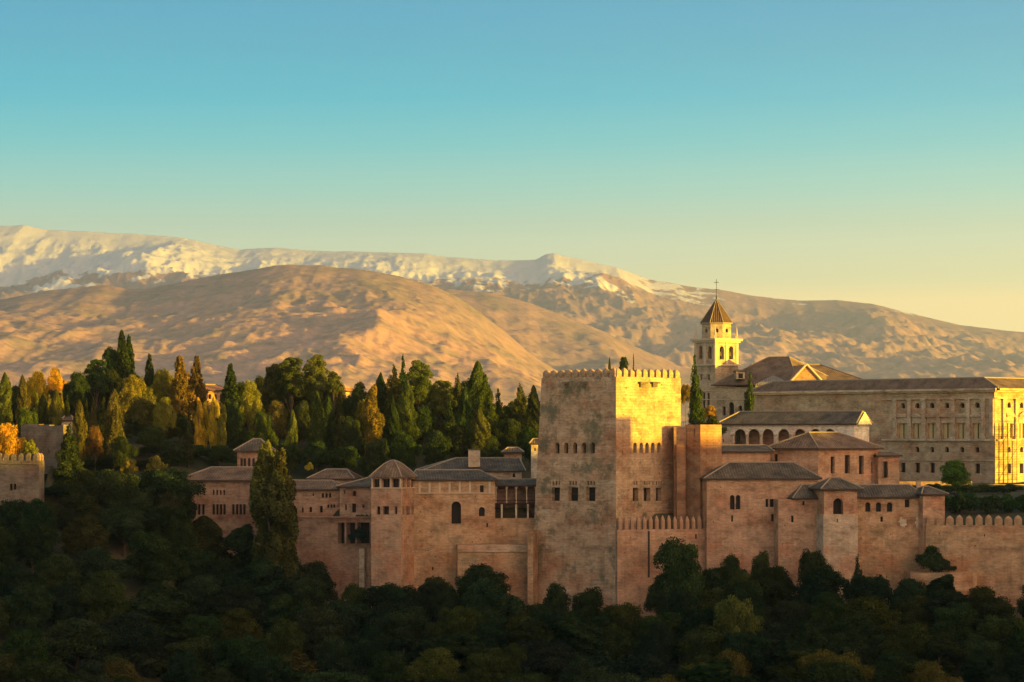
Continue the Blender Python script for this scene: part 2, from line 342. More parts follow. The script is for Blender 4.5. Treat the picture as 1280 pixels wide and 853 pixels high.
def facade(mb, W, z0, z1, ops, m=0):
    us = sorted({0, W.len} | {o[0] for o in ops} | {o[1] for o in ops}); vs = sorted({z0, z1} | {o[2] for o in ops} | {o[3] for o in ops})
    us = [u for u in us if -1e-6 <= u <= W.len + 1e-6]; vs = [v for v in vs if z0 - 1e-6 <= v <= z1 + 1e-6]
    for i in range(len(us) - 1):
        j = 0
        while j < len(vs) - 1:
            uc = (us[i] + us[i + 1]) / 2
            def hole(k):
                vc = (vs[k] + vs[k + 1]) / 2
                return any(o[0] < uc < o[1] and o[2] < vc < o[3] for o in ops)
            if hole(j): j += 1; continue
            k = j
            while k + 1 < len(vs) - 1 and not hole(k + 1): k += 1
            a, b, c, d = us[i], us[i + 1], vs[j], vs[k + 1]
            mb.face([W.pt(a, c), W.pt(b, c), W.pt(b, d), W.pt(a, d)], [(a, c), (b, c), (b, d), (a, d)], m); j = k + 1
    for o in ops:
        if len(o) > 4 and o[4]:
            p = arch_pts(*o[:4])[1:-1]; h = len(p) // 2
            for q, cu in ((p[:h + 1], o[0]), (p[h:], o[1])):
                for a, b in zip(q, q[1:]):
                    tri = [(cu, o[3]), a, b]
                    if abs((a[0] - cu) * (b[1] - o[3]) - (b[0] - cu) * (a[1] - o[3])) > 1e-9:
                        mb.face([W.pt(*t) for t in tri], tri, m)
def window(par, W, o, stone_m, depth=.45, dark=None, frame=None, name='window', label=None):
    """a recess in the wall: reveals, dark back, and for larger ones a frame or bars"""
    mb = MB(); pts = arch_pts(*o[:4]) if (len(o) > 4 and o[4]) else [(o[0], o[2]), (o[0], o[3]), (o[1], o[3]), (o[1], o[2])]
    n = len(pts)
    for i in range(n):
        a, b = pts[i], pts[(i + 1) % n]
        mb.face([W.pt(*a), W.pt(*b), W.pt(b[0], b[1], -depth), W.pt(a[0], a[1], -depth)], None, 0)
    c = ((o[0] + o[1]) / 2, (o[2] + o[3]) / 2)
    for i in range(n):
        a, b = pts[i], pts[(i + 1) % n]
        mb.face([W.pt(a[0], a[1], -depth), W.pt(b[0], b[1], -depth), W.pt(c[0], c[1], -depth)], None, 1)
    ob = mb.build(name, [stone_m, dark or M_DARK], par)
    if label: ob['label'] = label
    if frame:
        fb = MB(); t = .07; dd = depth - .08; u0, u1, v0, v1 = o[:4]; v1f = v1 if len(o) < 5 or not o[4] else v1 - (u1 - u0) * .25
        bars = []
        if 'v' in frame: bars += [(c[0] - t, c[0] + t, v0, v1)]
        if 'h' in frame: bars += [(u0, u1, c[1] - t, c[1] + t)]
        if 't' in frame: bars += [(u0, u1, v0 + (v1f - v0) * .66, v0 + (v1f - v0) * .66 + t * 2)]
        if 's' in frame: bars += [(u0 - .12, u1 + .12, v0 - .16, v0 - .02)]
        for a, b, e, g in bars:
            out = .1 if g < v0 else -dd + .06
            back = -.02 if g < v0 else -dd - .04
            P4 = [(a, e), (b, e), (b, g), (a, g)]
            mb2 = [W.pt(x, y, out) for x, y in P4]; mbk = [W.pt(x, y, back) for x, y in P4]
            fb.face(mb2)
            for i in range(4): fb.face([mb2[i], mbk[i], mbk[(i + 1) % 4], mb2[(i + 1) % 4]])
        fb.build('sill' if frame == 's' else 'mullion', M_TRIM if 's' in frame else M_WOOD, ob)
    return ob
def walls(par, pts, z0, z1, face_ops=None, mat=None, name='wall', top=True, slots=None):
    """closed shell on the footprint pts (first points front, left to right); face_ops {edge: [openings]}"""
    mb = MB(); n = len(pts); Ws = []
    for i in range(n):
        W = Wall(pts[i], pts[(i + 1) % n]); Ws.append(W)
        facade(mb, W, z0, z1, (face_ops or {}).get(i, []))
    if top: mb.face([(p[0], p[1], z1) for p in pts])
    return mb.build(name, mat, par), Ws
def back(A, B, depth):
    W = Wall(A, B); C = W.B - W.n * depth; D = W.A - W.n * depth; return [tuple(A), tuple(B), tuple(C), tuple(D)]
def roof(par, q, ze, zr, kind='hip', over=.5, mat=None, inset=(.5, .5), ridge=.5, name='roof', caps=True, th=.22):
    """q footprint (front left, front right, back right, back left). kind hip / gable. inset: how far the ridge ends
    stand from the left and right ends, in metres; ridge: 0 front .. 1 back"""
    q = [Vector(p) for p in q]; c = sum(q, Vector((0, 0))) / 4
    dx = (q[1] - q[0]).normalized(); dy = (q[3] - q[0]).normalized()
    g = [q[0] - dx * over - dy * over, q[1] + dx * over - dy * over, q[2] + dx * over + dy * over, q[3] - dx * over + dy * over]
    l = g[0].lerp(g[3], ridge); r = g[1].lerp(g[2], ridge); ln = (r - l).length; u = (r - l).normalized()
    a = l + u * min(inset[0], ln * .999); b = r - u * min(inset[1], ln * .999)
    if (b - a).dot(u) < 0.02: m_ = l.lerp(r, inset[0] / (inset[0] + inset[1])); a = m_ - u * .01; b = m_ + u * .01
    G = [(p.x, p.y, ze + th) for p in g]; Ra = (a.x, a.y, zr); Rb = (b.x, b.y, zr); Gb = [(p.x, p.y, ze) for p in g]
    mb = MB(); mb.face([G[0], G[1], Rb, Ra]); mb.face([G[2], G[3], Ra, Rb]); mb.face([G[3], G[0], Ra]); mb.face([G[1], G[2], Rb])
    for i in range(4): mb.face([Gb[i], Gb[(i + 1) % 4], G[(i + 1) % 4], G[i]], None, 1)
    mb.face(Gb[::-1], None, 1)
    if caps:
        up = Vector((0, 0, .05))
        for p, s in ((Ra, Rb), (G[0], Ra), (G[1], Rb), (G[3], Ra), (G[2], Rb)):
            p = Vector(p); s = Vector(s)
            if (p - s).length > .5: mb.tube(p + up, s + up, .11, .11, 6, 2)
    return mb.build(name, [mat or T_DARK, M_WOOD, M_RIDGE], par)
MR_ = random.Random(3)
def merlons(par, A, B, n, z, w_, h, t, mat, cap='pyr', name='merlon', inset=0.0):
    W = Wall(A, B); first = None
    for i in range(n):
        u = (i + .5) * W.len / n; q = W.A + W.d * u - W.n * (t / 2 + inset); ang = math.atan2(W.d.y, W.d.x)
        if first is None:
            mb = MB(); x, y = w_ / 2, t / 2; hb_ = h * .62
            mb.prism([(-x, -y), (x, -y), (x, y), (-x, y)], -.02, hb_)
            k = [(-x, -y, hb_), (x, -y, hb_), (x, y, hb_), (-x, y, hb_)]; mm = [(px_ * .62, py_ * .62, h * .84) for px_, py_, _ in k]
            for j in range(4): mb.face([k[j], k[(j + 1) % 4], mm[(j + 1) % 4], mm[j]]); mb.face([mm[j], mm[(j + 1) % 4], (0, 0, h)])
            first = mb.build(name, mat); ob = first
        else: ob = first.copy(); COL.objects.link(ob)
        ob.parent = par; ob.location = Vector((q.x, q.y, z)) - wloc(par); ob.rotation_euler = (0, 0, ang + MR_.uniform(-.06, .06)); ob.scale = (MR_.uniform(.88, 1.04), 1, MR_.uniform(.86, 1.04))
def windows(par, W, rects, stone_m, depth=.45, **kw):
    """rects in picture columns and rows, measured on wall W: returns the openings"""
    res = []
    for r in rects:
        o = W.rect(*r[:4]) + ((True,) if len(r) > 4 and r[4] else (False,)); res.append(o); window(par, W, o, stone_m, depth, **kw)
    return res
def putlogs(par, W, x0, y0, x1, y1, n, mat, taken=(), seed=1):
    rs = random.Random(seed); res = []; tries = 0
    while len(res) < n and tries < 400:
        tries += 1; x = rs.uniform(x0, x1); y = rs.uniform(y0, y1); s = rs.uniform(.8, 1.4); o = W.rect(x, y, x + s, y + s * rs.uniform(1, 1.5)) + (False,)
        if all(o[1] < k[0] - .3 or o[0] > k[1] + .3 or o[3] < k[2] - .3 or o[2] > k[3] + .3 for k in list(taken) + res): res.append(o); window(par, W, o, mat, .4, name='putlog_hole')
    return res
HOLES = None
def simple(name, label, cat, A, B, depth, z0, ze, mat, wins=(), depth_w=.45, group=None, **kw):
    global HOLES
    t = thing(name, label, cat, (((A[0] + B[0]) / 2), (A[1] + B[1]) / 2 + depth / 2, z0), group)
    q = back(A, B, depth); W = Wall(A, B); ops = windows(t, W, wins, mat, depth_w, **kw)
    if HOLES: ops += putlogs(t, W, *HOLES, mat, ops); HOLES = None
    walls(t, q, z0, ze, {0: ops}, mat); return t, q, W
DEEP = -46.0
# ================================================================ the great square tower
ML = (-.755, .656); MR = (.656, .755)
def square_tower():
    M = XY(770, 400); Lp = reach(M, ML, 677); Rp = reach(M, MR, 851); Bk = (Lp[0] + Rp[0] - M[0], Lp[1] + Rp[1] - M[1])
    t = thing('fortress_tower', 'tallest square crenellated stone tower with its right face glowing yellow', 'tower', (18, 410, DEEP))
    WL = Wall(Lp, M); WR = Wall(M, Rp); z1 = Z(471, 400)
    rl = [(697.4 + i * 10.55, 553.5, 702.6 + i * 10.55, 567, 1) for i in range(5)]
    rl2 = [(695, 609.5, 705, 626.5), (714.5, 609.5, 726, 626.5), (735, 609.5, 746, 626.5)]
    lat = [(x + d, 601, x + d + 2, 606.5, 1) for x in (696, 715.5, 736.5) for d in (0, 3.4, 6.8)]
    rr = [(x, 553.5, x + 4.4, 566.5, 1) for x in (791.6, 799.4, 806.6, 813.8, 821.6)]
    rr2 = [(791, 610, 798, 626.5), (804.6, 610, 813, 626.5), (820, 610, 827, 626.5)]
    lat2 = [(x, 601.5, x + 1.6, 606.5, 1) for x in (792, 795.2, 805, 808, 811, 815.5, 820, 823, 826)]
    holes = [(704, 507, 706, 510), (724, 518, 726, 520.5), (745, 528, 747, 530)]
    k = []
    oL = windows(t, WL, rl, S_TOWER, .7) + windows(t, WL, rl2, S_TOWER, .8, frame='h') + windows(t, WL, lat, S_TOWER, .3, name='lattice_window')
    oR = windows(t, WR, rr, S_TOWER, .7) + windows(t, WR, rr2, S_TOWER, .8, frame='h') + windows(t, WR, lat2, S_TOWER, .3, name='lattice_window')
    oL += putlogs(t, WL, 682, 480, 764, 700, 26, S_TOWER, oL); oR += putlogs(t, WR, 776, 480, 842, 636, 14, S_TOWER, oR)
    walls(t, [Lp, M, Rp, Bk], DEEP, z1, {0: oL, 1: oR}, S_TOWER)
    # ruined projecting stones near the top of both faces
    for W, xs, y in ((WL, ((706, 712), (729, 735)), 479), (WR, ((797.5, 807), (813, 822)), 479)):
        for x0, x1 in xs:
            mb = MB(); u0, u1, v0, v1 = W.rect(x0, y - 1.5, x1, y + 1)
            a = W.A + W.d * u0; b = W.A + W.d * u1; mb.box(a, b, .6, v0, v1, 0, .55)
            a2 = W.A + W.d * (u0 + .3); b2 = W.A + W.d * (u1 - .3); mb.box(a2, b2, .4, v0 - .5, v0, 0, .28); mb.build('corbel', S_GREY, t)
    # parapet with merlons on the four sides
    for A, B, n in ((Lp, M, 10), (M, Rp, 10), (Rp, Bk, 10), (Bk, Lp, 10)):
        merlons(t, A, B, n, z1 - .02, 1.02 if A is not M else 1.1, Z(459.5, 400) - z1, .7, S_TOWER)
    # the left face leans outwards towards the foot
    for o in t.children:
        if o.type != 'MESH' or o.name.startswith('merlon'): continue
        stack = [o] + list(o.children)
        for ob in stack:
            for v in ob.data.vertices:
                x = v.co.x + t.location.x; z = v.co.z + t.location.z
                s = min(1.0, max(0.0, (M[0] - .1 - x) / 11.0)) if True else 0
                v.co.x -= .052 * max(0, z1 - z) * s
    mb = MB(); A = XY(659.5, 405.5); B = XY(666.5, 405.3); mb.box(A, B, 5, DEEP, Z(664, 405), 0); mb.build('buttress', S_WALL, t)
    return t, M, Rp
tw, TM, TR = square_tower()
def W_px(W): return (640 + F * W.A.x / W.A.y, 640 + F * W.B.x / W.B.y)
def curtain(name, label, cat, A, B, t_, z0, z1, mat, n=0, mw=.9, mh=1.6, mt=.6, wins=(), path=None):
    t = thing(name, label, cat, ((A[0] + B[0]) / 2, (A[1] + B[1]) / 2, z0)); W = Wall(A, B)
    ops = windows(t, W, wins, mat, .5); ops += putlogs(t, W, W_px(W)[0] + 6, HY - z1 / W.A.y * F + 8, min(1275, W_px(W)[1] - 6), HY - z1 / W.A.y * F + 45, 9, mat, ops) if n else []; walls(t, back(A, B, t_), z0, z1, {0: ops}, mat)
    if n: merlons(t, A, B, n, z1 - .02, mw, mh, mt, mat)
    return t, W
# low crenellated wall at the tower's right foot
t, W = curtain('crenellated_wall', 'low reddish wall with close merlons against the foot of the tallest tower', 'wall', XY(771.6, 399.2), XY(886, 403.6), 1.6,
               DEEP, Z(662, 401), S_RED, 15, .56, Z(644, 401) - Z(662, 401), .55, wins=[(869, 668, 871, 674)])
mb = MB(); mb.tube((XY(811, 399.9)[0], 399.9, Z(664, 400)), (XY(811, 399.9)[0], 399.9, Z(722, 400)), .16); mb.build('drainpipe', M_IRON, t)
# turret right of the tower
def corner_block(t, xl, xm, xr, Y, z0, z1, mat, dl=ML, dr=MR, opsL=(), opsR=(), name='wall', depth_w=.45, **kw):
    M = XY(xm, Y); Lp = reach(M, dl, xl); Rp = reach(M, dr, xr); Bk = (Lp[0] + Rp[0] - M[0], Lp[1] + Rp[1] - M[1])
    WL = Wall(Lp, M); WR = Wall(M, Rp); oL = windows(t, WL, opsL, mat, depth_w, **kw); oR = windows(t, WR, opsR, mat, depth_w, **kw)
    walls(t, [Lp, M, Rp, Bk], z0, z1, {0: oL, 1: oR}, mat, name); return [Lp, M, Rp, Bk], WL, WR
t = thing('brick_turret', 'plain brown brick turret wedged between the tallest tower and the houses', 'tower', (*XY(875, 407), DEEP))
corner_block(t, 857, 875.5, 902, 406, DEEP, Z(531, 406), S_BRICK, opsL=[(867.5, 536, 868.6, 546)])
mb = MB(); q = back(XY(842.5, 407.6), XY(857.6, 407.6), 3); mb.prism(q, DEEP, Z(534, 407)); mb.prism(back(XY(846, 406.2), XY(856.5, 406.2), 1.3), DEEP, Z(556, 406)); mb.build('stair_block', S_BRICK, t)
# ---------------------------------------------------------------- houses right of the tower
t, q, W = simple('small_house', 'narrow house with one dark square window just right of the brick turret', 'house', XY(873, 410), XY(963, 412), 7, DEEP, Z(566, 411), S_RED,
                 [(878.5, 573.5, 886.5, 587.5)], frame='v'); roof(t, q, Z(566, 411), Z(557, 414), over=.5, inset=(3.5, .3), mat=T_DARK)
HOLES = (888, 606, 1018, 690, 9)
t, q, W = simple('long_house', 'wide reddish house under a broad hipped dark roof right of the tower', 'house', XY(883.5, 402), XY(1023, 403.5), 8, DEEP, Z(600, 402.5), S_RED,
                 [(912.6, 619, 918.4, 637, 1), (919.8, 619, 925.6, 637, 1), (957, 624, 960.4, 634), (962.4, 624, 967.5, 634), (969.2, 624, 972.6, 634), (974.2, 624, 978, 634), (980, 624, 983.6, 634),
                  (914, 644.5, 916.4, 652.5), (964, 643, 971, 652)])
roof(t, q, Z(600, 402), Z(578.5, 406), over=.5, inset=(4.6, 3.6))
mb = MB(); W = Wall(XY(883.5, 402), XY(1023, 403.5)); o = W.rect(955, 642.5, 975, 655)
pts = arch_pts(*o[:4], n=12); 
for a, b in zip(pts[1:-1], pts[2:-1]):
    c = ((o[0] + o[1]) / 2, o[2]); e = .22
    ao = (a[0] + (a[0] - c[0]) * .12, a[1] + (a[1] - c[1]) * .12); bo = (b[0] + (b[0] - c[0]) * .12, b[1] + (b[1] - c[1]) * .12)
    mb.face([W.pt(*a, .1), W.pt(*b, .1), W.pt(*bo, .1), W.pt(*ao, .1)]); mb.face([W.pt(*a, .1), W.pt(*b, .1), W.pt(*b, -.05), W.pt(*a, -.05)]); mb.face([W.pt(*ao, .1), W.pt(*bo, .1), W.pt(*bo, -.05), W.pt(*ao, -.05)])
mb.build('blind_arch', S_WALL, t)
t = thing('tall_house', 'two sided house with tall slit windows and pale roof ridges above the long house', 'house', (*XY(1040, 418), DEEP))
M = XY(1022.5, 412.5); Lp = XY(962, 416); Rp = XY(1098, 420.5); Bk = XY(1036, 428); Bk = (Lp[0] + Rp[0] - M[0], Lp[1] + Rp[1] - M[1])
WL = Wall(Lp, M); WR = Wall(M, Rp); oL = windows(t, WL, [(968, 568, 972, 578)], S_RED, .3); oR = windows(t, WR, [(1038.4, 571, 1043.4, 592), (1056, 569, 1062.4, 592), (1073.6, 570, 1079.8, 593), (1032.6, 598, 1036.6, 606, 1)], S_RED, .5)
oR += windows(t, WR, [(1089, 578, 1091, 592)], S_RED, .3)
walls(t, [Lp, M, Rp, Bk], DEEP, Z(562, 416), {0: oL, 1: oR}, S_RED)
q = [M, Rp, Bk, Lp]; roof(t, [M, Rp, Bk, Lp], Z(562, 416), Z(541, 420), over=.55, inset=(3.8, 4.2), mat=T_BROWN)
mb = MB(); mb.prism(back(XY(1098, 419), XY(1124, 420), 5), DEEP, Z(571, 419)); mb.build('annex_wall', S_RED, t)
W = Wall(XY(1098, 418.9), XY(1124, 419.9)); roof(t, back(XY(1098, 419), XY(1124, 420), 5), Z(571, 419), Z(565, 421), over=.4, inset=(1, 1), name='annex_roof', mat=T_BROWN)
window(t, Wall(XY(1098, 418.5), XY(1124, 419.5)), Wall(XY(1098, 418.5), XY(1124, 419.5)).rect(1105, 577, 1110, 597), S_RED, .45, name='window')
# arcade gallery
t = thing('arcade_gallery', 'white gallery with seven round arches under a long dark tiled roof', 'gallery', (*XY(985, 436), DEEP + 30))
A = XY(900, 446); B = XY(1068, 435); W = Wall(A, B); q = back(A, B, 7)
cs = [925, 942.3, 959.8, 979.5, 1000, 1019, 1037.5]; ops = [W.rect(c - 7.2, 536.5, c + 7.2, 561) + (True,) for c in cs]
side = W.rect(903, 549, 905, 553) + (False,)
mbw = MB(); facade(mbw, W, DEEP + 30, Z(531.5, 435), ops + [side]); 
for i in range(1, 4): facade(mbw, Wall(q[i], q[(i + 1) % 4]), DEEP + 30, Z(531.5, 435), [])
mbw.build('wall', S_WHITE, t); window(t, W, side, S_WHITE)
for o in ops:
    mb = MB(); pts = arch_pts(*o[:4])
    for i in range(len(pts)):
        a, b = pts[i], pts[(i + 1) % len(pts)]; mb.face([W.pt(*a), W.pt(*b), W.pt(*b, -.4), W.pt(*a, -.4)])
    mb.build('arch', S_PALE, t)
for i in range(8):
    px = (cs[0] - 8.7) if i == 0 else (cs[-1] + 8.7) if i == 7 else (cs[i - 1] + cs[i]) / 2
    u = W.u(px); mb = MB(); p = W.pt(u, W.z(px, 561), .12); mb.tube(p, (p[0], p[1], W.z(px, 545.5)), .13); mb.tube((p[0], p[1], W.z(px, 545.5)), (p[0], p[1], W.z(px, 543.5)), .14, .3); mb.build('column', M_TRIM, t)
mb = MB(); mb.box(W.pt(W.u(916), 0, -3.2)[:2], W.pt(W.u(1047), 0, -3.2)[:2], .3, DEEP + 30, Z(532, 435)); mb.build('inner_wall', S_LEFT, t)
q = [A, B, q[2], q[3]]; roof(t, q, Z(531.5, 435), Z(514.5, 439), over=.5, inset=(2.6, .35))
mb = MB(); C_ = Vector(q[2]); Bv = Vector(B); e = (Bv - Vector(A)).normalized() * .56
for k in (0,):
    a = Bv + e; c = C_ + e; m_ = a.lerp(c, .5); mb.face([(a.x, a.y, Z(531, 435)), (c.x, c.y, Z(531, 435)), (m_.x, m_.y, Z(515, 439))]); 
mb.build('gable', S_WHITE, t)
# ---------------------------------------------------------------- church
t = thing('church', 'grey church body with steep brown hipped roofs beside the bell tower', 'church', (*XY(970, 570), -10))
A = XY(868, 573); B = XY(952, 563); W = Wall(A, B); q = back(A, B, 22)
wn = [(903, 508, 907, 519.5, 1), (911, 503, 917.5, 519.5, 1), (923, 507, 927.5, 519.5, 1), (878.5, 491, 881.5, 589), (884, 491.5, 887, 589), (930, 491, 934, 585)]
ops = windows(t, W, wn, S_BELL, .5); walls(t, q, -12, Z(484, 563), {0: ops}, S_BELL)
mb = MB()
for yy in (487.5, 499): mb.box((W.A)[:], (W.B)[:], .2, W.z(900, yy + 1), W.z(900, yy), 0, .14)
mb.build('string_course', M_TRIM, t)
qq = back(XY(895, 569), XY(996, 558), 20); roof(t, qq, Z(482, 563), Z(447, 574), over=.8, inset=(8, 8), mat=T_BROWN)
nq = back(XY(940, 567), XY(1083, 571), 22)
mb = MB(); mb.prism(nq, -12, Z(480, 569)); mb.build('nave_wall', S_BELL, t)
roof(t, nq, Z(479, 569), Z(456, 580), over=.7, inset=(3.5, 7.8), mat=T_BROWN, name='nave_roof')
# dormer on the hipped roof
mb = MB(); mb.prism(back(XY(920.5, 564), XY(931, 564), 6), Z(474, 564), Z(465, 564)); d = mb.build('dormer', S_BELL, t)
Wd = Wall(XY(920.5, 563.9), XY(931, 563.9)); window(d, Wd, Wd.rect(923, 467, 928.6, 473), S_BELL, .05)
roof(d, back(XY(920.5, 564), XY(931, 564), 6), Z(465, 564), Z(462, 566), over=.2, inset=(.2, .2), mat=T_BROWN, caps=False)
mb = MB(); x_, y_ = XY(983.5, 580); mb.prism([(x_ - .3, y_ - .3), (x_ + .3, y_ - .3), (x_ + .3, y_ + .3), (x_ - .3, y_ + .3)], Z(459, 580), Z(452.5, 580)); mb.build('chimney', S_WHITE, t)
# transept with a brick pediment facing the camera
t = thing('chapel_wing', 'gabled wing with a triangular brick pediment in pale coping beside the church roof', 'church', (*XY(1008, 560), -10))
A = XY(985, 558); B = XY(1031, 559.5); q = back(A, B, 14); zb_ = Z(481, 559); zt_ = Z(457, 559)
mb = MB(); mb.prism(q, -12, zb_); mb.build('wall', S_BELL, t)
Am = ((A[0] + B[0]) / 2, (A[1] + B[1]) / 2); Qm = ((q[2][0] + q[3][0]) / 2, (q[2][1] + q[3][1]) / 2)
mb = MB(); mb.face([(*A, zb_), (*B, zb_), (*Am, zt_)]); mb.build('pediment', S_BRICK, t)
mb = MB(); ov = .5
def off(p, dx, dy): return (p[0] + dx, p[1] + dy)
mb.face([(A[0] - ov * 1.7, A[1] - .4, zb_ - .7), (Am[0], Am[1] - .4, zt_ + .15), (Qm[0], Qm[1], zt_ + .15), (q[3][0] - ov * 1.7, q[3][1], zb_ - .7)], None, 0)
mb.face([(Am[0], Am[1] - .4, zt_ + .15), (B[0] + ov * 1.7, B[1] - .4, zb_ - .7), (q[2][0] + ov * 1.7, q[2][1], zb_ - .7), (Qm[0], Qm[1], zt_ + .15)], None, 0)
mb.build('roof', T_RED, t)
mb = MB()
for e0 in (A, B):
    mb.tube((e0[0], e0[1] - .3, zb_ + .1), (Am[0], Am[1] - .3, zt_ + .25), .24, .24, 6)
mb.tube((A[0], A[1] - .3, zb_), (B[0], B[1] - .3, zb_), .2, .2, 6); mb.build('coping', M_TRIM, t)
mb = MB(); l0 = XY(944, 559); lw = back(XY(944, 559), A, 12)
mb.prism(lw, -12, Z(482, 559)); mb.build('side_aisle_wall', S_BELL, t)
mb = MB(); z_lo = Z(481.5, 559); z_hi = Z(462, 566)
mb.face([(lw[0][0] - .3, lw[0][1] - .5, z_lo), (lw[1][0], lw[1][1] - .5, z_lo), (Am[0], Am[1] + 8, z_hi), (lw[3][0] + 5, lw[3][1] - 3, z_hi)]); mb.build('side_aisle_roof', tiles('grey_tiles', (.20, .17, .13), (.27, .22, .17)), t)
# bell tower
DL = (-.66, .751); DR = (.751, .66)
t = thing('bell_tower', 'slender church bell tower with an octagonal lantern, pointed roof and cross', 'bell tower', (*XY(894, 578), -12))
Yb = 574; zc = Z(425, Yb)
rl = [(873.6, 433, 878, 449, 1), (884.8, 433, 889.4, 449, 1), (875, 468, 878, 475), (884, 468, 887.4, 475)]
rr = [(899.6, 433, 905, 449.5, 1), (911.4, 433, 916.6, 449.5, 1)]
q, WLb, WRb = corner_block(t, 868.5, 894, 922.5, Yb, -12, zc, S_BELL, DL, DR, rl, rr, depth_w=.9)
def bands(t, q, spec, mat):
    for z0, z1, o in spec:
        c = sum((Vector(p) for p in q), Vector((0, 0))) / 4; k = 1 + o / ((Vector(q[1]) - c).length * .707)
        mb = MB(); mb.prism([tuple(c + (Vector(p) - c) * k) for p in q], z0, z1); mb.build('cornice', mat, t)
bands(t, q, [(Z(425.6, Yb), Z(423, Yb), .75), (Z(428, Yb), Z(425.7, Yb), .38), (Z(457, Yb), Z(455, Yb), .35), (Z(431, Yb), Z(430.2, Yb), .15)], M_TRIM)
for W, xs in ((WLb, (869.6, 881.3, 893)), (WRb, (895.4, 908.2, 921.2))):
    for px in xs:
        u = W.u(px); mb = MB(); a = W.pt(u - .32, 0)[:2]; b = W.pt(u + .32, 0)[:2]; mb.box(a, b, .3, Z(454.9, Yb), Z(428.1, Yb), 0, .14); mb.build('pilaster', M_TRIM, t)
mb = MB(); c = sum((Vector(p) for p in q), Vector((0, 0))) / 4
for W, xs in ((WLb, (876, 887)), (WRb, (902, 914))):
    for px in xs:   # bells hang in the openings
        u = W.u(px); p = W.pt(u, 0, -.5); zt = Z(439, Yb); mb.tube((p[0], p[1], zt - 1), (p[0], p[1], zt - .1), .42, .2, 10)
mb.build('bell', plain('bronze', (.10, .07, .03), .4), t)
rot = math.atan2(WRb.d.y, WRb.d.x) + R(22.5); r8 = 3.2 / math.cos(R(22.5)) * .98
oc = [(c.x + r8 * math.cos(rot + R(45) * i), c.y + r8 * math.sin(rot + R(45) * i)) for i in range(8)]
z0_ = Z(423.2, Yb); z1_ = Z(403.5, Yb + 3); mb = MB()
wins8 = []
for i in range(8):
    a, b = oc[i], oc[(i + 1) % 8]; W = Wall(a, b)
    o = (W.len / 2 - .38, W.len / 2 + .38, z0_ + 1.35, z0_ + 2.2, True); wins8.append((W, o)); facade(mb, W, z0_, z1_, [o])
ln = mb.build('lantern', S_BELL, t)
for W, o in wins8: window(ln, W, o, S_BELL, .4)
mb = MB(); rr8 = r8 + .35; oc2 = [(c.x + rr8 * math.cos(rot + R(45) * i), c.y + rr8 * math.sin(rot + R(45) * i)) for i in range(8)]; zt = Z(373.5, Yb + 4)
for i in range(8):
    mb.face([(*oc2[i], z1_), (*oc2[(i + 1) % 8], z1_), (c.x, c.y, zt)], None, 0)
    mb.tube((*oc2[i], z1_ + .03), (c.x, c.y, zt + .03), .1, .05, 5, 1)
mb.prism(oc2, z1_ - .28, z1_ - .01, 1); mb.build('spire', [tiles('spire_tiles', (.07, .045, .03), (.11, .065, .04)), M_RIDGE], t)
mb = MB(); zf = Z(349, Yb + 4); mb.tube((c.x, c.y, zt - .3), (c.x, c.y, zt + 1.1), .2, .07); mb.tube((c.x, c.y, zt + 1), (c.x, c.y, zf), .06)
mb.tube((c.x - .5, c.y, zf - .7), (c.x + .5, c.y, zf - .7), .06); mb.tube((c.x - .35, c.y, zt + 2), (c.x + .7, c.y, zt + 2), .07, .03); mb.build('cross', M_IRON, t)
for p in q:
    v = c + (Vector(p) - c) * .94; mb = MB(); mb.prism([(v.x - .3, v.y - .3), (v.x + .3, v.y - .3), (v.x + .3, v.y + .3), (v.x - .3, v.y + .3)], Z(423, Yb), Z(419.5, Yb))
    mb.tube((v.x, v.y, Z(419.5, Yb)), (v.x, v.y, Z(408, Yb)), .26, .04, 6); mb.build('pinnacle', M_TRIM, t)
# ---------------------------------------------------------------- the great palace
t = thing('renaissance_palace', 'huge square stone palace with pilastered upper storey and lit corner', 'palace', (*XY(1150, 515), -14))
PL = (-.66, .751); PR = (.70, .714)
M = XY(1243, 490); Lp = reach(M, PL, 942); Rp = reach(M, PR, 1345); Bk = (Lp[0] + Rp[0] - M[0], Lp[1] + Rp[1] - M[1])
WL = Wall(Lp, M); WR = Wall(M, Rp); z_e = Z(488, 490); Yc = 490
def zz(py): return Z(py, Yc)
bays = [1128.5, 1146.5, 1165, 1183.5, 1202.5, 1221.5]; bR = [1261.5, 1277, 1292, 1308, 1324]
uL = [WL.u(x) for x in bays]; uR = [WR.u(x) for x in bR]
opsL = []; opsR = []
for W, us, ops, k in ((WL, uL, opsL, 1.0), (WR, uR, opsR, 1.0)):
    for i, u in enumerate(us):
        for (hw, ya, yb, ar, nm) in ((.56, 502.8, 509.8, 1, 'round_window'), (1.0, 529.5, 548, 0, 'balcony_window'), (.5, 559, 566, 1, 'round_window'), (.62, 580, 592.5, 0, 'window')):
            if W is WL and i == 0 and ya == 559: continue
            o = (u - hw, u + hw, zz(yb), zz(ya), bool(ar)); ops.append(o)
            window(t, W, o, S_PALACE, .55 if nm != 'balcony_window' else .4, name=nm, dark=(plain('ochre_shutter', (.48, .36, .17)) if nm == 'balcony_window' and i == 0 and W is WL else bpy.data.materials.get('ochre_shutter')) if nm == 'balcony_window' else M_DARK,
                   frame='v' if nm in ('balcony_window', 'window') else None)
o = WL.rect(1070.5, 535, 1078.5, 552) + (False,); opsL.append(o); window(t, WL, o, S_PALACE)
walls(t, [Lp, M, Rp, Bk], -24, z_e, {0: opsL, 1: opsR}, S_PALACE)
def strip(W, u0, u1, z0, z1, o, name, mat=M_TRIM, parent=None):
    mb = MB(); mb.box(W.pt(u0, 0)[:2], W.pt(u1, 0)[:2], .3, z0, z1, 0, o); return mb.build(name, mat, parent or t)
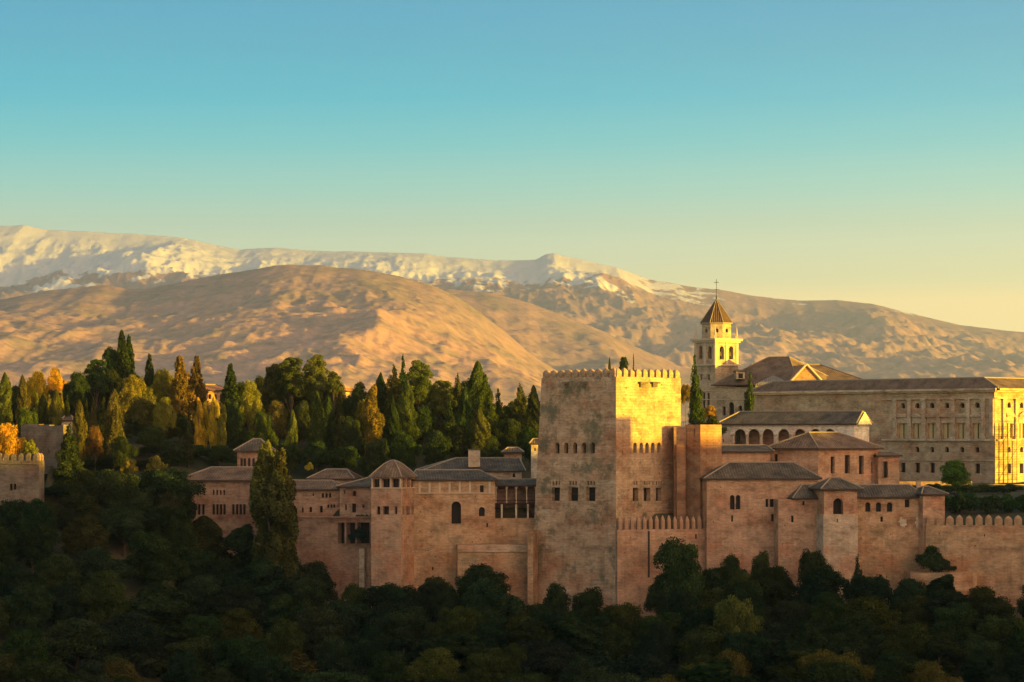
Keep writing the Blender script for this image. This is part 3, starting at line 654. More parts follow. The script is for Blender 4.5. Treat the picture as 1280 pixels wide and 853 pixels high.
uS = WL.u(1105)
P_ST = stone('palace_trim_stone', (.50, .37, .24), (.58, .44, .29), (.62, .5, .35), course=.3, streak=.3)
for W, us, ue, u_s in ((WL, uL, WL.len, uS), (WR, uR, WR.len, 0)):
    stp = us[1] - us[0]
    strip(W, 0, ue + (1.2 if W is WL else 0), zz(488), zz(485.2), 1.2, 'cornice', P_ST); strip(W, 0, ue + (.7 if W is WL else 0), zz(490), zz(488.03), .6, 'frieze', P_ST)
    strip(W, u_s, ue + (.5 if W is WL else 0), zz(498.4), zz(497), .5, 'architrave', P_ST)
    strip(W, u_s, ue + (.6 if W is WL else 0), zz(551.5), zz(549.2), .75, 'string_course', P_ST); strip(W, u_s, ue, zz(577), zz(576.2), .2, 'plinth_band', P_ST)
    for i in range(len(us) + 1):
        u = us[0] - stp / 2 + i * stp
        if u < .4 or u > ue - .3: continue
        strip(W, u - .42, u + .42, zz(545.3), zz(498.5), .38, 'pilaster', P_ST); strip(W, u - .6, u + .6, zz(549.1), zz(545.4), .5, 'pedestal', P_ST)
        strip(W, u - .55, u + .55, zz(500.3), zz(498.5), .5, 'capital', P_ST)
    for i, u in enumerate(us):
        strip(W, u - 1.3, u + 1.3, zz(521), zz(519.2), .55, 'lintel', P_ST)
        # small pediment, alternately pointed and flat
        mb = MB(); 
        f = [W.pt(u - 1.3, zz(519), .45), W.pt(u + 1.3, zz(519), .45), W.pt(u, zz(514.6), .45)]; g = [W.pt(u - 1.3, zz(519), -.1), W.pt(u + 1.3, zz(519), -.1), W.pt(u, zz(514.6), -.1)]
        mb.face(f); mb.face([f[1], g[1], g[2], f[2]]); mb.face([f[2], g[2], g[0], f[0]]); mb.face([f[0], g[0], g[1], f[1]])
        if i % 2: mb.build('pediment', P_ST, t)
        else: strip(W, u - 1.2, u + 1.2, zz(518.9), zz(516.8), .35, 'pediment', P_ST)
        strip(W, u - 1.15, u + 1.15, zz(529), zz(521.2), .16, 'window_panel', P_ST)
strip(WL, WL.len - .9, WL.len - .05, zz(545), zz(498.5), .38, 'pilaster', P_ST)
q = [M, Rp, Bk, Lp]; z_r = Z(472, 493)
g = [Vector(p) for p in (Lp, M, Rp, Bk)]; cc = sum(g, Vector((0, 0))) / 4
def ring(k_out, z): return [(*(p + (Vector((0, 0)) + ((p - cc).normalized() * k_out))), z) for p in g]
lo = ring(1.6, z_e + .45); hi = ring(-4.2, z_r); inn = ring(-12, z_e + 1); mb = MB()
for i in range(4):
    j = (i + 1) % 4; mb.face([lo[i], lo[j], hi[j], hi[i]], None, 0); mb.face([hi[i], hi[j], inn[j], inn[i]], None, 0); mb.tube(hi[i], hi[j], .16, .16, 6, 1)
    mb.tube(lo[i], hi[i], .16, .16, 6, 1)
mb.build('roof', [T_BROWN, M_RIDGE], t)
# scaffolding on the lit corner
t = thing('scaffolding', 'dark tube scaffolding standing at the sunlit corner of the palace', 'scaffolding', (*XY(1258, 490), -12))
Ws = Wall(*[(p[0] + WR.n.x * 1.6, p[1] + WR.n.y * 1.6) for p in (M, Rp)]); Ws2 = Wall(*[(p[0] + WR.n.x * .7, p[1] + WR.n.y * .7) for p in (M, Rp)])
ux = [Ws.u(x) for x in (1248.5, 1254, 1259.5, 1265, 1271)]
for W in (Ws, Ws2):
    for i, u in enumerate(ux):
        mb = MB(); mb.tube(W.pt(u, -13), W.pt(u, zz(529 + (i % 2) * 3)), .05); mb.build('pole', M_IRON, t)
for k in range(8):
    z = zz(600 - k * 9.5); mb = MB(); mb.box(Ws.pt(ux[0] - .3, 0)[:2], Ws.pt(ux[-1] + .3, 0)[:2], .5, z - .04, z); mb.build('deck', M_WOOD, t)
    mb = MB(); mb.tube(Ws.pt(ux[0] - .3, z + 1), Ws.pt(ux[-1] + .3, z + 1), .035); 
    a = k % 4; mb.tube(Ws.pt(ux[a], z), Ws.pt(ux[a + 1], z + 1.5), .045); mb.build('brace', M_IRON, t)
t, W = curtain('terrace_wall', 'low lit retaining wall at the foot of the palace beside the scaffolding', 'wall', XY(1175, 478), XY(1330, 481), .6, -26, Z(606, 478), S_PALE)
t, W = curtain('garden_wall', 'low garden wall behind the bright green tree under the palace', 'wall', XY(1122, 470), XY(1215, 472), .6, -26, Z(602, 470), S_LEFT)
# ---------------------------------------------------------------- row of buildings on the right wall
HOLES = (976, 655, 1026, 700, 6)
t, q, W = simple('oratory_house', 'reddish wall house under a sloping dark roof left of the oratory turret', 'house', XY(973, 399.4), XY(1030.6, 400), 6, DEEP, Z(624.5, 400), S_RED,
                 [(989, 645, 992, 653), (1019.5, 645.5, 1023.5, 651), (1003, 627, 1006, 632)])
roof(t, back(XY(994, 399.6), XY(1031, 400), 6), Z(624.5, 400), Z(606, 403), over=.5, inset=(2.2, .1))
t = thing('oratory_turret', 'square turret with one dark arched window and a small pyramid roof', 'turret', (*XY(1050, 400), DEEP))
A = XY(1030, 396.6); B = XY(1071.5, 397.6); q = back(A, B, 5.5); W = Wall(A, B)
ops = windows(t, W, [(1041.5, 623, 1054, 643, 1), (1046, 649, 1047.4, 653)], S_RED, 1.0); mb = MB(); facade(mb, W, Z(643.5, 397), Z(613, 397), [ops[0]])
for i in range(1, 4): facade(mb, Wall(q[i], q[(i + 1) % 4]), Z(643.5, 397), Z(613, 397), [])
mb.build('wall', S_RED, t); mb = MB(); q2 = back((A[0] - .12, A[1] - .15), (B[0] + .1, B[1] - .15), 5.7); W2 = Wall(q2[0], q2[1]); facade(mb, W2, DEEP, Z(643.5, 397), [W2.rect(1046, 649, 1047.4, 653)])
for i in range(1, 4): facade(mb, Wall(q2[i], q2[(i + 1) % 4]), DEEP, Z(643.5, 397), [])
mb.face([(p[0], p[1], Z(643.5, 397)) for p in q2]); mb.build('stone_base', stone('pale_patched_stone', (.42, .29, .19), (.50, .37, .25), (.56, .45, .32), course=.7, green=.2), t)
roof(t, q, Z(613, 397), Z(597.5, 400), over=.75, inset=(2.7, 2.7))
HOLES = (1074, 640, 1152, 700, 9)
t, q, W = simple('wall_house', 'long low wall house with three brick arched windows under a dark roof', 'house', XY(1071, 400.6), XY(1154.5, 401.6), 6, DEEP, Z(623, 401), S_WALL,
                 [(1081.6, 628, 1088, 640, 1), (1095, 628, 1101.6, 640, 1), (1108.6, 628, 1115.6, 640, 1), (1131, 624.5, 1137, 634.5), (1100.6, 646, 1103.6, 652.6), (1129, 652.5, 1130.6, 655.5), (1146, 652.5, 1147.6, 655.5)])
roof(t, q, Z(623, 401), Z(606.5, 404), over=.5, inset=(.2, 2.0))
mb = MB(); x_, y_ = XY(1148, 404); mb.prism([(x_ - .35, y_ - .3), (x_ + .35, y_ - .3), (x_ + .35, y_ + .3), (x_ - .35, y_ + .3)], Z(612, 404), Z(601, 404)); mb.build('chimney', S_LEFT, t)
for i, (x0, x1) in enumerate(((1079, 1099), (1122.5, 1134), (1142.5, 1153))):
    # broken patches of white plaster, 3 cm thick
    mb = MB(); Wp = Wall(XY(1071, 400.57), XY(1154.5, 401.57)); u0, u1, v0, v1 = Wp.rect(x0, 645.5, x1, 661.5)
    random.seed(i); n = 24; pts = [(((u0 + u1) / 2 + (u1 - u0) / 2 * math.cos(a * 6.283 / n) * random.uniform(.5, 1.1)), ((v0 + v1) / 2 + (v1 - v0) / 2 * math.sin(a * 6.283 / n) * random.uniform(.45, 1.1))) for a in range(n)]
    mb.face([Wp.pt(a, b) for a, b in pts]); mb.build('plaster_patch', S_PALE, t)
t, q, W = simple('end_house', 'small plain hipped roof block closing the right end of the wall house', 'house', XY(1153.8, 399.9), XY(1181, 400.8), 5, DEEP, Z(619.5, 400), S_RED, [])
roof(t, q, Z(619.5, 400), Z(608.5, 402.5), over=.45, inset=(1.6, 2.0))
t, W = curtain('crenellated_wall', 'long crenellated curtain wall running to the right edge', 'wall', XY(1157, 399.5), XY(1340, 397.5), 1.6, DEEP, Z(657, 399), S_WALL, 15, 1.12, Z(643.5, 399) - Z(657, 399), .7, wins=[(1230, 668, 1231.5, 671)])
mb = MB(); mb.prism([XY(1138, 396), XY(1180, 395), XY(1216, 396.5), XY(1222, 399), XY(1130, 401)], DEEP, Z(716, 396)); mb.build('ledge', S_WALL, t)
# ---------------------------------------------------------------- left of the tower
t = thing('lookout_turret', 'slim smooth reddish turret with a glazed gallery and rounded dark roof', 'turret', (*XY(490, 408), DEEP))
lf = [(466.6, 599, 474, 609.4), (477.6, 599, 487, 609.4), (490, 599, 499.6, 609.4), (470.5, 633, 475.4, 643.5, 1), (478.5, 633, 486, 643.5), (493, 633.5, 496.5, 643)]
rf = [(503, 599, 507, 609.4), (508.6, 599, 512.4, 609.4), (514, 599, 517.6, 609.4), (503, 633, 505.6, 643.5, 1), (508, 633, 512.4, 643.5), (514.6, 633, 517.4, 643.5)]
q, WLt, WRt = corner_block(t, 464, 501.2, 518.8, 404, DEEP, Z(597, 404), S_RED, (-.93, .3676), (.3676, .93), lf, rf, depth_w=.6, frame='v')
bands(t, q, [(Z(611, 404), Z(610, 404), .1)], M_TRIM)
c = sum((Vector(p) for p in q), Vector((0, 0))) / 4; mb = MB(); prof = [(1.22, 597.6, 0), (1.22, 596.2, 0), (.80, 587, 0), (.45, 580, 0), (.16, 576.6, 0), (.02, 575.8, 0)]
rings = []
for k, py, _ in prof:
    rg = []
    for i in range(4):
        a = Vector(q[i]); b = Vector(q[(i + 1) % 4])
        for s in (.0, .33, .67): 
            v = a.lerp(b, s) - c; cut = 1 - .10 * (1 if s == 0 else 0); rg.append((c.x + v.x * k * cut, c.y + v.y * k * cut, Z(py, 406)))
    rings.append(rg)
for a, b in zip(rings, rings[1:]):
    for i in range(12): mb.face([a[i], a[(i + 1) % 12], b[(i + 1) % 12], b[i]], None, 0)
for i in (0, 3, 6, 9):
    for a, b in zip(rings[1:], rings[2:]): mb.tube(Vector(a[i]) + Vector((0, 0, .04)), Vector(b[i]) + Vector((0, 0, .04)), .1, .1, 5, 1)
mb.build('roof', [T_BROWN, M_RIDGE], t)
for px in (465.3, 475.8, 488.5, 500.6):
    p = WLt.pt(WLt.u(px), 0, .04); mb = MB(); mb.tube((p[0], p[1], Z(610, 404)), (p[0], p[1], Z(597.5, 404)), .11); mb.build('column', M_TRIM, t)
# queen's side wall with posts and the big blind window
t = thing('gallery_house', 'weathered wall building with a tall dark arched window and pale posts under the eaves', 'building', (*XY(568, 412), DEEP))
A = XY(516, 408.6); B = XY(619, 409.6); W = Wall(A, B); q = back(A, B, 6)
ops = windows(t, W, [(564.4, 627, 576.4, 655, 1)], S_WALL, .9) + windows(t, W, [(598.6, 634, 606, 645.5, 1), (600, 607, 604.6, 615.5), (608, 654, 610, 659), (540, 709, 542, 713)], S_WALL, .4)
ops += putlogs(t, W, 522, 620, 616, 700, 14, S_WALL, ops)
walls(t, q, DEEP, Z(601.5, 409), {0: ops}, S_WALL)
for px in (524.5, 537, 549.5, 562, 574.6, 587.4, 612):
    a = W.u(px); mb = MB(); mb.box(W.pt(a - .16, 0)[:2], W.pt(a + .16, 0)[:2], .2, Z(616, 409), Z(601.6, 409), 0, .1); mb.build('post', M_TRIM, t)
mb = MB(); mb.box(W.pt(.2, 0)[:2], W.pt(W.len - .1, 0)[:2], .25, Z(617.2, 409), Z(616.1, 409), 0, .16); mb.build('beam', M_TRIM, t)
roof(t, q, Z(601.5, 409), Z(588, 414), over=.5, inset=(1.2, 2.6), ridge=.8)
t, q, W = simple('upper_house', 'wide pale house under the large hipped roof behind the gallery house', 'house', XY(530, 420), XY(652, 421.5), 11, DEEP + 25, Z(590.5, 420), S_PALE, [(641, 592, 644, 597)])
roof(t, q, Z(590.5, 420), Z(573, 426), over=.6, inset=(6, .4))
mb = MB(); mb.prism(back(XY(585.4, 421), XY(600, 421), 1.6), Z(584, 421), Z(563, 421)); ch = mb.build('chimney', S_PALE, t); mb = MB(); mb.prism(back(XY(584.4, 420.9), XY(601, 420.9), 1.9), Z(563, 421), Z(561.6, 421)); mb.build('cap', T_BROWN, ch)
# open two storey gallery beside the tower
t = thing('timber_gallery', 'dark open two storey gallery with slim pale columns left of the tallest tower', 'gallery', (*XY(645, 413), DEEP))
A = XY(617, 411.6); B = XY(673, 412.6); W = Wall(A, B)
mb = MB(); mb.prism(back(A, B, 6), DEEP, Z(648, 412)); mb.build('wall', S_WALL, t)
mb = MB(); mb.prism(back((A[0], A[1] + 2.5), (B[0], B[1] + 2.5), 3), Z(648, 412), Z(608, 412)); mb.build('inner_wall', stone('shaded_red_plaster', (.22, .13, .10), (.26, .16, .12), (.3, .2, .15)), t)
mb = MB(); mb.box(A, B, 2.4, Z(630.3, 412), Z(629.2, 412)); mb.build('floor_beam', M_WOOD, t)
for px in (620, 633.4, 645.4, 658.6, 670):
    u = W.u(px); p = W.pt(u, 0, -.15)
    mb = MB(); mb.tube((p[0], p[1], Z(629, 412)), (p[0], p[1], Z(610.5, 412)), .1); mb.tube((p[0], p[1], Z(612, 412)), (p[0], p[1], Z(608.6, 412)), .12, .3); mb.build('column', M_TRIM, t)
for px in (627.4, 645.4, 660, 671):
    p = W.pt(W.u(px), 0, -.15); mb = MB(); mb.prism([(p[0] - .14, p[1] - .14), (p[0] + .14, p[1] - .14), (p[0] + .14, p[1] + .14), (p[0] - .14, p[1] + .14)], Z(648, 412), Z(630.4, 412)); mb.build('post', S_PALE, t)
mb = MB(); mb.tube(W.pt(0, Z(625.8, 412), -.1), W.pt(W.len, Z(625.8, 412), -.1), .06); mb.tube(W.pt(0, Z(642.5, 412), -.1), W.pt(W.len, Z(642.5, 412), -.1), .06)
for i in range(46):
    u = .1 + i * W.len / 46; mb.tube(W.pt(u, Z(629, 412), -.1), W.pt(u, Z(625.8, 412), -.1), .02, .02, 4); mb.tube(W.pt(u, Z(647.9, 412), -.1), W.pt(u, Z(642.5, 412), -.1), .02, .02, 4)
mb.build('railing', M_WOOD, t)
roof(t, back(A, B, 6), Z(608, 412), Z(599.5, 415), over=.5, inset=(.5, .1))
t, q, W = simple('stable_wall', 'pale banded ruined wall below the open gallery', 'wall', XY(572, 407.2), XY(664, 408.4), 3, DEEP, Z(681, 408), S_WALL, [(630, 684, 631.5, 687)])
mb = MB(); mb.box(XY(572, 407.1), XY(664, 408.3), .8, Z(690, 408), Z(681.4, 408), 0, .1); mb.build('pale_band', stone('banded_plaster', (.44, .31, .20), (.50, .37, .25), (.56, .44, .31)), t)
# ---------------------------------------------------------------- the left palace
t = thing('left_palace', 'long plaster palace wing with rows of narrow windows behind the poplar', 'palace', (*XY(270, 432), DEEP + 15))
A = XY(226, 430); B = XY(324, 428); q = back(A, B, 9); W = Wall(A, B)
wn = []
for x0, n, w_, st in ((236.4, 5, 2.3, 4.3), (265.8, 4, 2.3, 4.4)): wn += [(x0 + i * st, 612.4, x0 + i * st + w_, 619, 1) for i in range(n)]
for x0, n, w_, st in ((236.2, 4, 3.6, 5.3), (265.4, 4, 3.2, 4.5), (290, 4, 3.2, 4.6)): wn += [(x0 + i * st, 630.6, x0 + i * st + w_, 643.6) for i in range(n)]
wn += [(318.6, 611, 323, 617, 1)]
ops = windows(t, W, wn, S_LEFT, .5); walls(t, q, DEEP, Z(602, 429), {0: ops}, S_LEFT); roof(t, q, Z(602, 429), Z(584.5, 433), over=.6, inset=(4.5, 1), mat=T_BROWN)
mb = MB(); mb.prism(back(XY(296.6, 434), XY(336, 434), 5), Z(600, 434), Z(565, 434)); tt = mb.build('turret_wall', S_LEFT, t)
Wt = Wall(XY(296.6, 433.95), XY(336, 433.95))
for x in (300.5, 304.5, 310, 315.5): window(tt, Wt, Wt.rect(x, 573, x + 3, 583), S_LEFT, .02)
roof(t, back(XY(296.6, 434), XY(336, 434), 5), Z(565, 434), Z(549, 436.5), over=.6, inset=(3, 2.2), name='turret_roof')
t, q, W = simple('palace_wing', 'low plaster wing with scattered small windows right of the poplar', 'house', XY(324, 421.5), XY(424.3, 419.6), 7, DEEP, Z(613.5, 420), S_LEFT,
                 [(368.6, 636, 371.4, 640.5), (377, 634.6, 379.4, 641), (386.6, 634, 390, 640.6), (399.6, 632.6, 403.4, 641), (402, 616.4, 405, 622.4, 1), (406.6, 616.4, 409.6, 622.4, 1), (411, 616.4, 414, 622.4, 1), (409, 630.6, 411.6, 635, 1), (412.8, 630.6, 415.4, 635, 1), (416.4, 630.6, 419, 635, 1), (390.5, 617, 392.5, 620.5)])
roof(t, q, Z(613.5, 420), Z(601, 423), over=.5, inset=(1, 2.5), mat=T_BROWN)
t, q, W = simple('palace_block', 'taller plaster block with small windows touching the smooth reddish turret', 'house', XY(424.6, 418.8), XY(466, 417.6), 8, DEEP, Z(610, 418), S_LEFT,
                 [(440.4, 613.6, 445, 620.4, 1), (440, 629.8, 445, 641), (431.5, 630.5, 433.5, 638), (453, 631, 455.4, 635), (430, 613, 431.6, 618)])
roof(t, q, Z(610, 418), Z(597.5, 421), over=.5, inset=(4, .2))
t, q, W = simple('back_house', 'small dark roofed house behind the low plaster wing', 'house', XY(388, 436), XY(440, 435), 6, DEEP + 25, Z(600, 435), S_LEFT, []); roof(t, q, Z(600, 435), Z(587, 438), over=.5, inset=(2.5, 2), mat=T_BROWN)
HOLES = (370, 650, 420, 700, 6)
t, q, W = simple('foundation_wall', 'rough reddish foundation wall with three dark niches below the plaster wings', 'wall', XY(366, 417.4), XY(464.4, 412.6), 4, DEEP, Z(646.5, 415), S_LEFT,
                 [(422, 653.4, 430.6, 680), (433, 653.4, 444, 680), (446.4, 653.4, 462, 680)], depth_w=1.5)
mb = MB(); mb.box(XY(449.4, 412.8), XY(456, 412.5), .8, DEEP, Z(686, 413), 0, .15); mb.build('pilaster_strip', S_PALE, t)
mb = MB(); mb.box(XY(366, 417.4), XY(464.4, 412.6), .3, Z(647.6, 415), Z(646.1, 415), 0, .22); mb.build('ledge', S_LEFT, t)
# ---------------------------------------------------------------- far left
t = thing('bastion', 'crenellated grey bastion at the left edge with a twin arched window', 'tower', (*XY(20, 408), DEEP))
A = XY(-60, 406.5); B = XY(48.8, 404.5); q = back(A, B, 2.5); W = Wall(A, B); ops = windows(t, W, [(12, 604.6, 15.8, 613.4, 1), (17, 604.6, 20.4, 612.4, 1)], S_GREY, .5)
walls(t, q, DEEP, Z(576, 405), {0: ops}, S_GREY); mb = MB(); mb.box(A, B, .3, Z(580.3, 405), Z(579, 405), 0, .16); mb.build('string_course', S_GREY, t)
merlons(t, A, B, 12, Z(576, 405) - .02, .78, 1.25, .6, S_GREY); merlons(t, q[1], q[2], 2, Z(576, 405) - .02, .7, 1.25, .6, S_LEFT)
t, q, W = simple('ruined_wall', 'dull rough wall standing between the bastion and the dark cypress', 'wall', XY(26, 424), XY(79, 417), 1.2, DEEP, Z(533, 419), S_GREY, [(60, 562, 62, 567)])
mb = MB(); random.seed(5); x = 26
while x < 78:
    w_ = random.uniform(4, 9); mb.prism(back(XY(x, 424.1 - (x - 26) * .132), XY(min(79, x + w_), 424.1 - (min(79, x + w_) - 26) * .132), 1.0), Z(533.2, 419), Z(533 - random.uniform(0, 3), 419)); x += w_
mb.build('broken_top', S_GREY, t)
t, q, W = simple('garden_house', 'tiny grey roofed house behind the cypresses on the far left', 'house', XY(77, 450), XY(89, 450), 4, -6, Z(527, 450), S_PALE, []); roof(t, q, Z(527, 450), Z(520, 452), over=.3, inset=(.6, .6), mat=T_BROWN)
t, q, W = simple('hill_house', 'sunlit orange house half hidden by yellow poplars', 'house', XY(257, 508), XY(283, 510), 8, -6, Z(489, 508), S_WALL, [(261, 493, 264, 499), (268, 493, 271, 499), (275, 493, 278, 499)]); roof(t, q, Z(489, 508), Z(481, 512), over=.5, inset=(1, 1), mat=T_RED)
t = thing('garden_pavilion', 'small bright yellow building between dark trees on the skyline', 'pavilion', (*XY(430, 510), -4))
q, a_, b_ = corner_block(t, 422, 426, 443, 508, -6, Z(490, 508), S_PALE, opsR=[(430, 494, 432.6, 500, 1), (435.6, 494, 438, 500, 1)]); roof(t, [q[1], q[2], q[3], q[0]], Z(490, 508), Z(484.5, 510), over=.4, inset=(1.2, 1.2), mat=T_RED)
t, q, W = simple('white_house', 'sliver of a pale house squeezed beside the tallest tower', 'house', XY(664, 432), XY(676, 432), 5, -8, Z(556, 432), S_WHITE, [(668, 560, 669.6, 564)]); roof(t, q, Z(556, 432), Z(549, 434), over=.3, inset=(.6, .6), mat=T_BROWN)
t, q, W = simple('ochre_house', 'dim reddish house in the trees above the open gallery', 'house', XY(630, 438), XY(652, 438), 6, -8, Z(567, 438), S_RED, [(636, 571, 638, 575), (643, 571, 645, 575)]); roof(t, q, Z(567, 438), Z(560, 441), over=.4, inset=(1, 1), mat=T_BROWN)
# unseen tower added to the right to cast a shadow on the great tower
wt = Vector(TM) + Vector(SUN_H) * 128; pv_ = Vector((.41, .912))
t = thing('shade_tower', 'square stone tower added outside the picture to shade the great tower', 'tower', (wt.x, wt.y, -20))
c0 = wt + pv_ * 3.6; c1 = wt - pv_ * 9; sv = Vector(SUN_H)
zt = 2.25 + 128 * math.tan(SUN_EL)
q = [tuple(c1 - sv * 0), tuple(c1 + sv * 9), tuple(c0 + sv * 9), tuple(c0)]
mb = MB(); mb.prism(q, -60, zt); mb.build('wall', S_TOWER, t)
# ---------------------------------------------------------------- trees
rng = np.random.default_rng(7)
def foliage_mat():
    m = bpy.data.materials.new('foliage'); m.use_nodes = True; nt = m.node_tree; nt.nodes.clear()
    oi = N(nt, 'ShaderNodeObjectInfo'); at = N(nt, 'ShaderNodeAttribute', attribute_name='tint')
    c = mixc(nt, oi.outputs['Color'], ramp(nt, [(0, .35), (.5, .9), (1, 2.0)], at.outputs['Fac']).outputs[0], 1.0, 'MULTIPLY')
    hs = N(nt, 'ShaderNodeHueSaturation'); L(nt, c, hs.inputs['Color']); L(nt, mathn(nt, 'MULTIPLY_ADD', at.outputs['Fac'], -.05, .525), hs.inputs['Hue'])
    d = N(nt, 'ShaderNodeBsdfDiffuse'); tr = N(nt, 'ShaderNodeBsdfTranslucent'); L(nt, hs.outputs[0], d.inputs[0])
    L(nt, hs.outputs[0], tr.inputs[0]); mx = N(nt, 'ShaderNodeMixShader'); mx.inputs[0].default_value = .28
    L(nt, d.outputs[0], mx.inputs[1]); L(nt, tr.outputs[0], mx.inputs[2]); o = N(nt, 'ShaderNodeOutputMaterial'); L(nt, mx.outputs[0], o.inputs[0]); return m
M_LEAF = foliage_mat(); M_BARK = plain('bark', (.075, .05, .035), .95)
def rnd_dir(n):
    v = rng.normal(size=(n, 3)); return v / np.linalg.norm(v, axis=1, keepdims=True)
def leaf_mesh(name, P, Nn, size, tint, upright=0.0, aspect=1.3):
    n = len(P); Nn = Nn + rnd_dir(n) * .8; Nn /= np.linalg.norm(Nn, axis=1, keepdims=True)
    r = rnd_dir(n); r[:, 2] += upright * 3; a = r - Nn * np.sum(r * Nn, 1, keepdims=True); a /= np.linalg.norm(a, axis=1, keepdims=True) + 1e-9
    b = np.cross(Nn, a); s = (size * rng.uniform(.6, 1.35, n))[:, None]
    q = np.stack([P - a * s * aspect * .5, P + b * s * .42, P + a * s * aspect * .5, P - b * s * .42], 1)
    me = bpy.data.meshes.new(name); me.vertices.add(4 * n); me.vertices.foreach_set('co', q.astype(np.float32).ravel())
    me.loops.add(4 * n); me.loops.foreach_set('vertex_index', np.arange(4 * n, dtype=np.int32)); me.polygons.add(n)
    me.polygons.foreach_set('loop_start', np.arange(0, 4 * n, 4, dtype=np.int32)); me.update(calc_edges=True)
    at = me.attributes.new('tint', 'FLOAT', 'FACE'); at.data.foreach_set('value', np.clip(tint, 0, 1).astype(np.float32))
    me.materials.append(M_LEAF); return me
def lobed(name, lobes, n, size, sub=9, subr=.42, seed_j=.12, upright=0.0, fill=.12):
    """leaves on the skins of many small clumps that sit on bigger lobes"""
    lobes = np.array(lobes, float); ar = (lobes[:, 3] * lobes[:, 4] + lobes[:, 4] * lobes[:, 5] + lobes[:, 3] * lobes[:, 5]); subs = []
    for L_, a in zip(lobes, ar):
        k = max(5, int(sub * (.6 + a / ar.mean() * .6)))
        d = rnd_dir(k); d[:, 2] = np.abs(d[:, 2]) * 1.0 - .45 * (rng.random(k) < .55); d /= np.linalg.norm(d, axis=1, keepdims=True)
        rr = rng.uniform(.55, 1.0, k)[:, None]; c = L_[:3] + d * L_[3:6] * rr * .78
        for ci in c: subs.append([*ci, *(L_[3:6] * subr * rng.uniform(.65, 1.25)), rng.random()])
    subs = np.array(subs); wgt = subs[:, 3] * subs[:, 4] + subs[:, 4] * subs[:, 5]; wgt /= wgt.sum()
    i = rng.choice(len(subs), n, p=wgt); d = rnd_dir(n); d[:, 2] = np.where((d[:, 2] < -.2) & (rng.random(n) < .5), -d[:, 2], d[:, 2])
    rad = rng.normal(1, seed_j, n)[:, None]; rad[: int(n * fill)] = rng.uniform(0, .9, int(n * fill))[:, None]
    P = subs[i, :3] + d * subs[i, 3:6] * rad; t = subs[i, 6] * .45 + rng.random(n) * .35 + .15
    return leaf_mesh(name, P, d, size, t, upright)
def column_crown(name, h, r, n, size, base=.04, lumps=5, spread=.0, top=.6):
    t = rng.beta(1.05, 1.15, n); a = rng.uniform(0, 2 * np.pi, n)
    R0 = r * np.minimum(1, ((1 - t) / top) ** .62) * np.minimum(1, (t / .10 + .35))
    nz = vnoise(np.cos(a) * 1.6 + 9, t * h * .55 + np.sin(a) * 1.6, int(r * 10)) ; nz2 = vnoise(np.cos(a) * 3 + 3, t * h * .9 + np.sin(a) * 3, 5)
    rr = R0 * (.42 + .62 * nz + .46 * nz2) * np.where(rng.random(n) < .2, rng.uniform(.2, .9, n), rng.normal(1, .07, n))
    P = np.stack([np.cos(a) * rr, np.sin(a) * rr, (base + t * (1 - base)) * h], 1)
    Nn = np.stack([np.cos(a), np.sin(a), np.full(n, .35)], 1); return leaf_mesh(name, P, Nn, size, nz * .5 + rng.random(n) * .5, .8)
def tiered(name, h, r, n, size, tiers=15, droop=.2, gap=.35):
    ti = rng.integers(0, tiers, n); t0 = (ti + .6) / (tiers + .6); k = rng.random((tiers, 9))
    a = rng.uniform(0, 2 * np.pi, n); br = (a / (2 * np.pi) * 9).astype(int) % 9
    R0 = r * (1 - t0) ** .75 * (.55 + .6 * k[ti, br]); f = np.sqrt(rng.random(n)); rr = R0 * f
    off = (a * 9 / (2 * np.pi) - br - .5); a = (br + .5 + off * (.5 + .35 * (1 - f))) * 2 * np.pi / 9 + ti * 2.4
    z = (.08 + t0 * .92) * h - droop * rr + rng.normal(0, .30, n) * h / tiers + k[ti, br] * .5
    P = np.stack([np.cos(a) * rr, np.sin(a) * rr, z], 1); tp = rng.random(n) < .05; P[tp, 2] = h * rng.uniform(.9, 1.0, tp.sum()); P[tp, :2] *= .15
    return leaf_mesh(name, P, np.stack([np.cos(a) * .5, np.sin(a) * .5, np.full(n, .5)], 1), size, k[ti, br] * .4 + rng.random(n) * .6, 0)
def trunk_mesh(name, h, r, limbs=(), seed=0):
    mb = MB(); rs = random.Random(seed); p = Vector((0, 0, -4)); seg = 6; prev = r * 1.35
    for i in range(seg):
        nx = Vector((rs.uniform(-.12, .12) * r * 3, rs.uniform(-.12, .12) * r * 3, -4 + (h + 4) * (i + 1) / seg)); rr = r * (1 - .8 * (i + 1) / seg)
        mb.tube(p, nx, prev, rr, 8); p = nx; prev = rr
    for (x, y, z) in limbs:
        z0 = max(.2 * h, z * .55); mb.tube((0, 0, z0), (x * .55, y * .55, z0 + (z - z0) * .7), r * .45, r * .25, 6); mb.tube((x * .55, y * .55, z0 + (z - z0) * .7), (x * .95, y * .95, z), r * .25, r * .08, 6)
    o = mb.build(name, M_BARK); me = o.data; bpy.data.objects.remove(o); return me
PROTO = {}
def proto(key, crown, trunk, h, w_): PROTO.setdefault(key, []).append((crown, trunk, h, w_))
for s in range(3):
    proto('cypress', column_crown('cypress_crown', 15, 1.45, 14000, .23, top=.42), trunk_mesh('cypress_trunk', 12, .28), 15, 2.9)
for s in range(3):
    proto('widecypress', column_crown('cypress_crown', 16, 2.7, 24000, .26, top=.72), trunk_mesh('cypress_trunk', 12, .35), 16, 5.2)
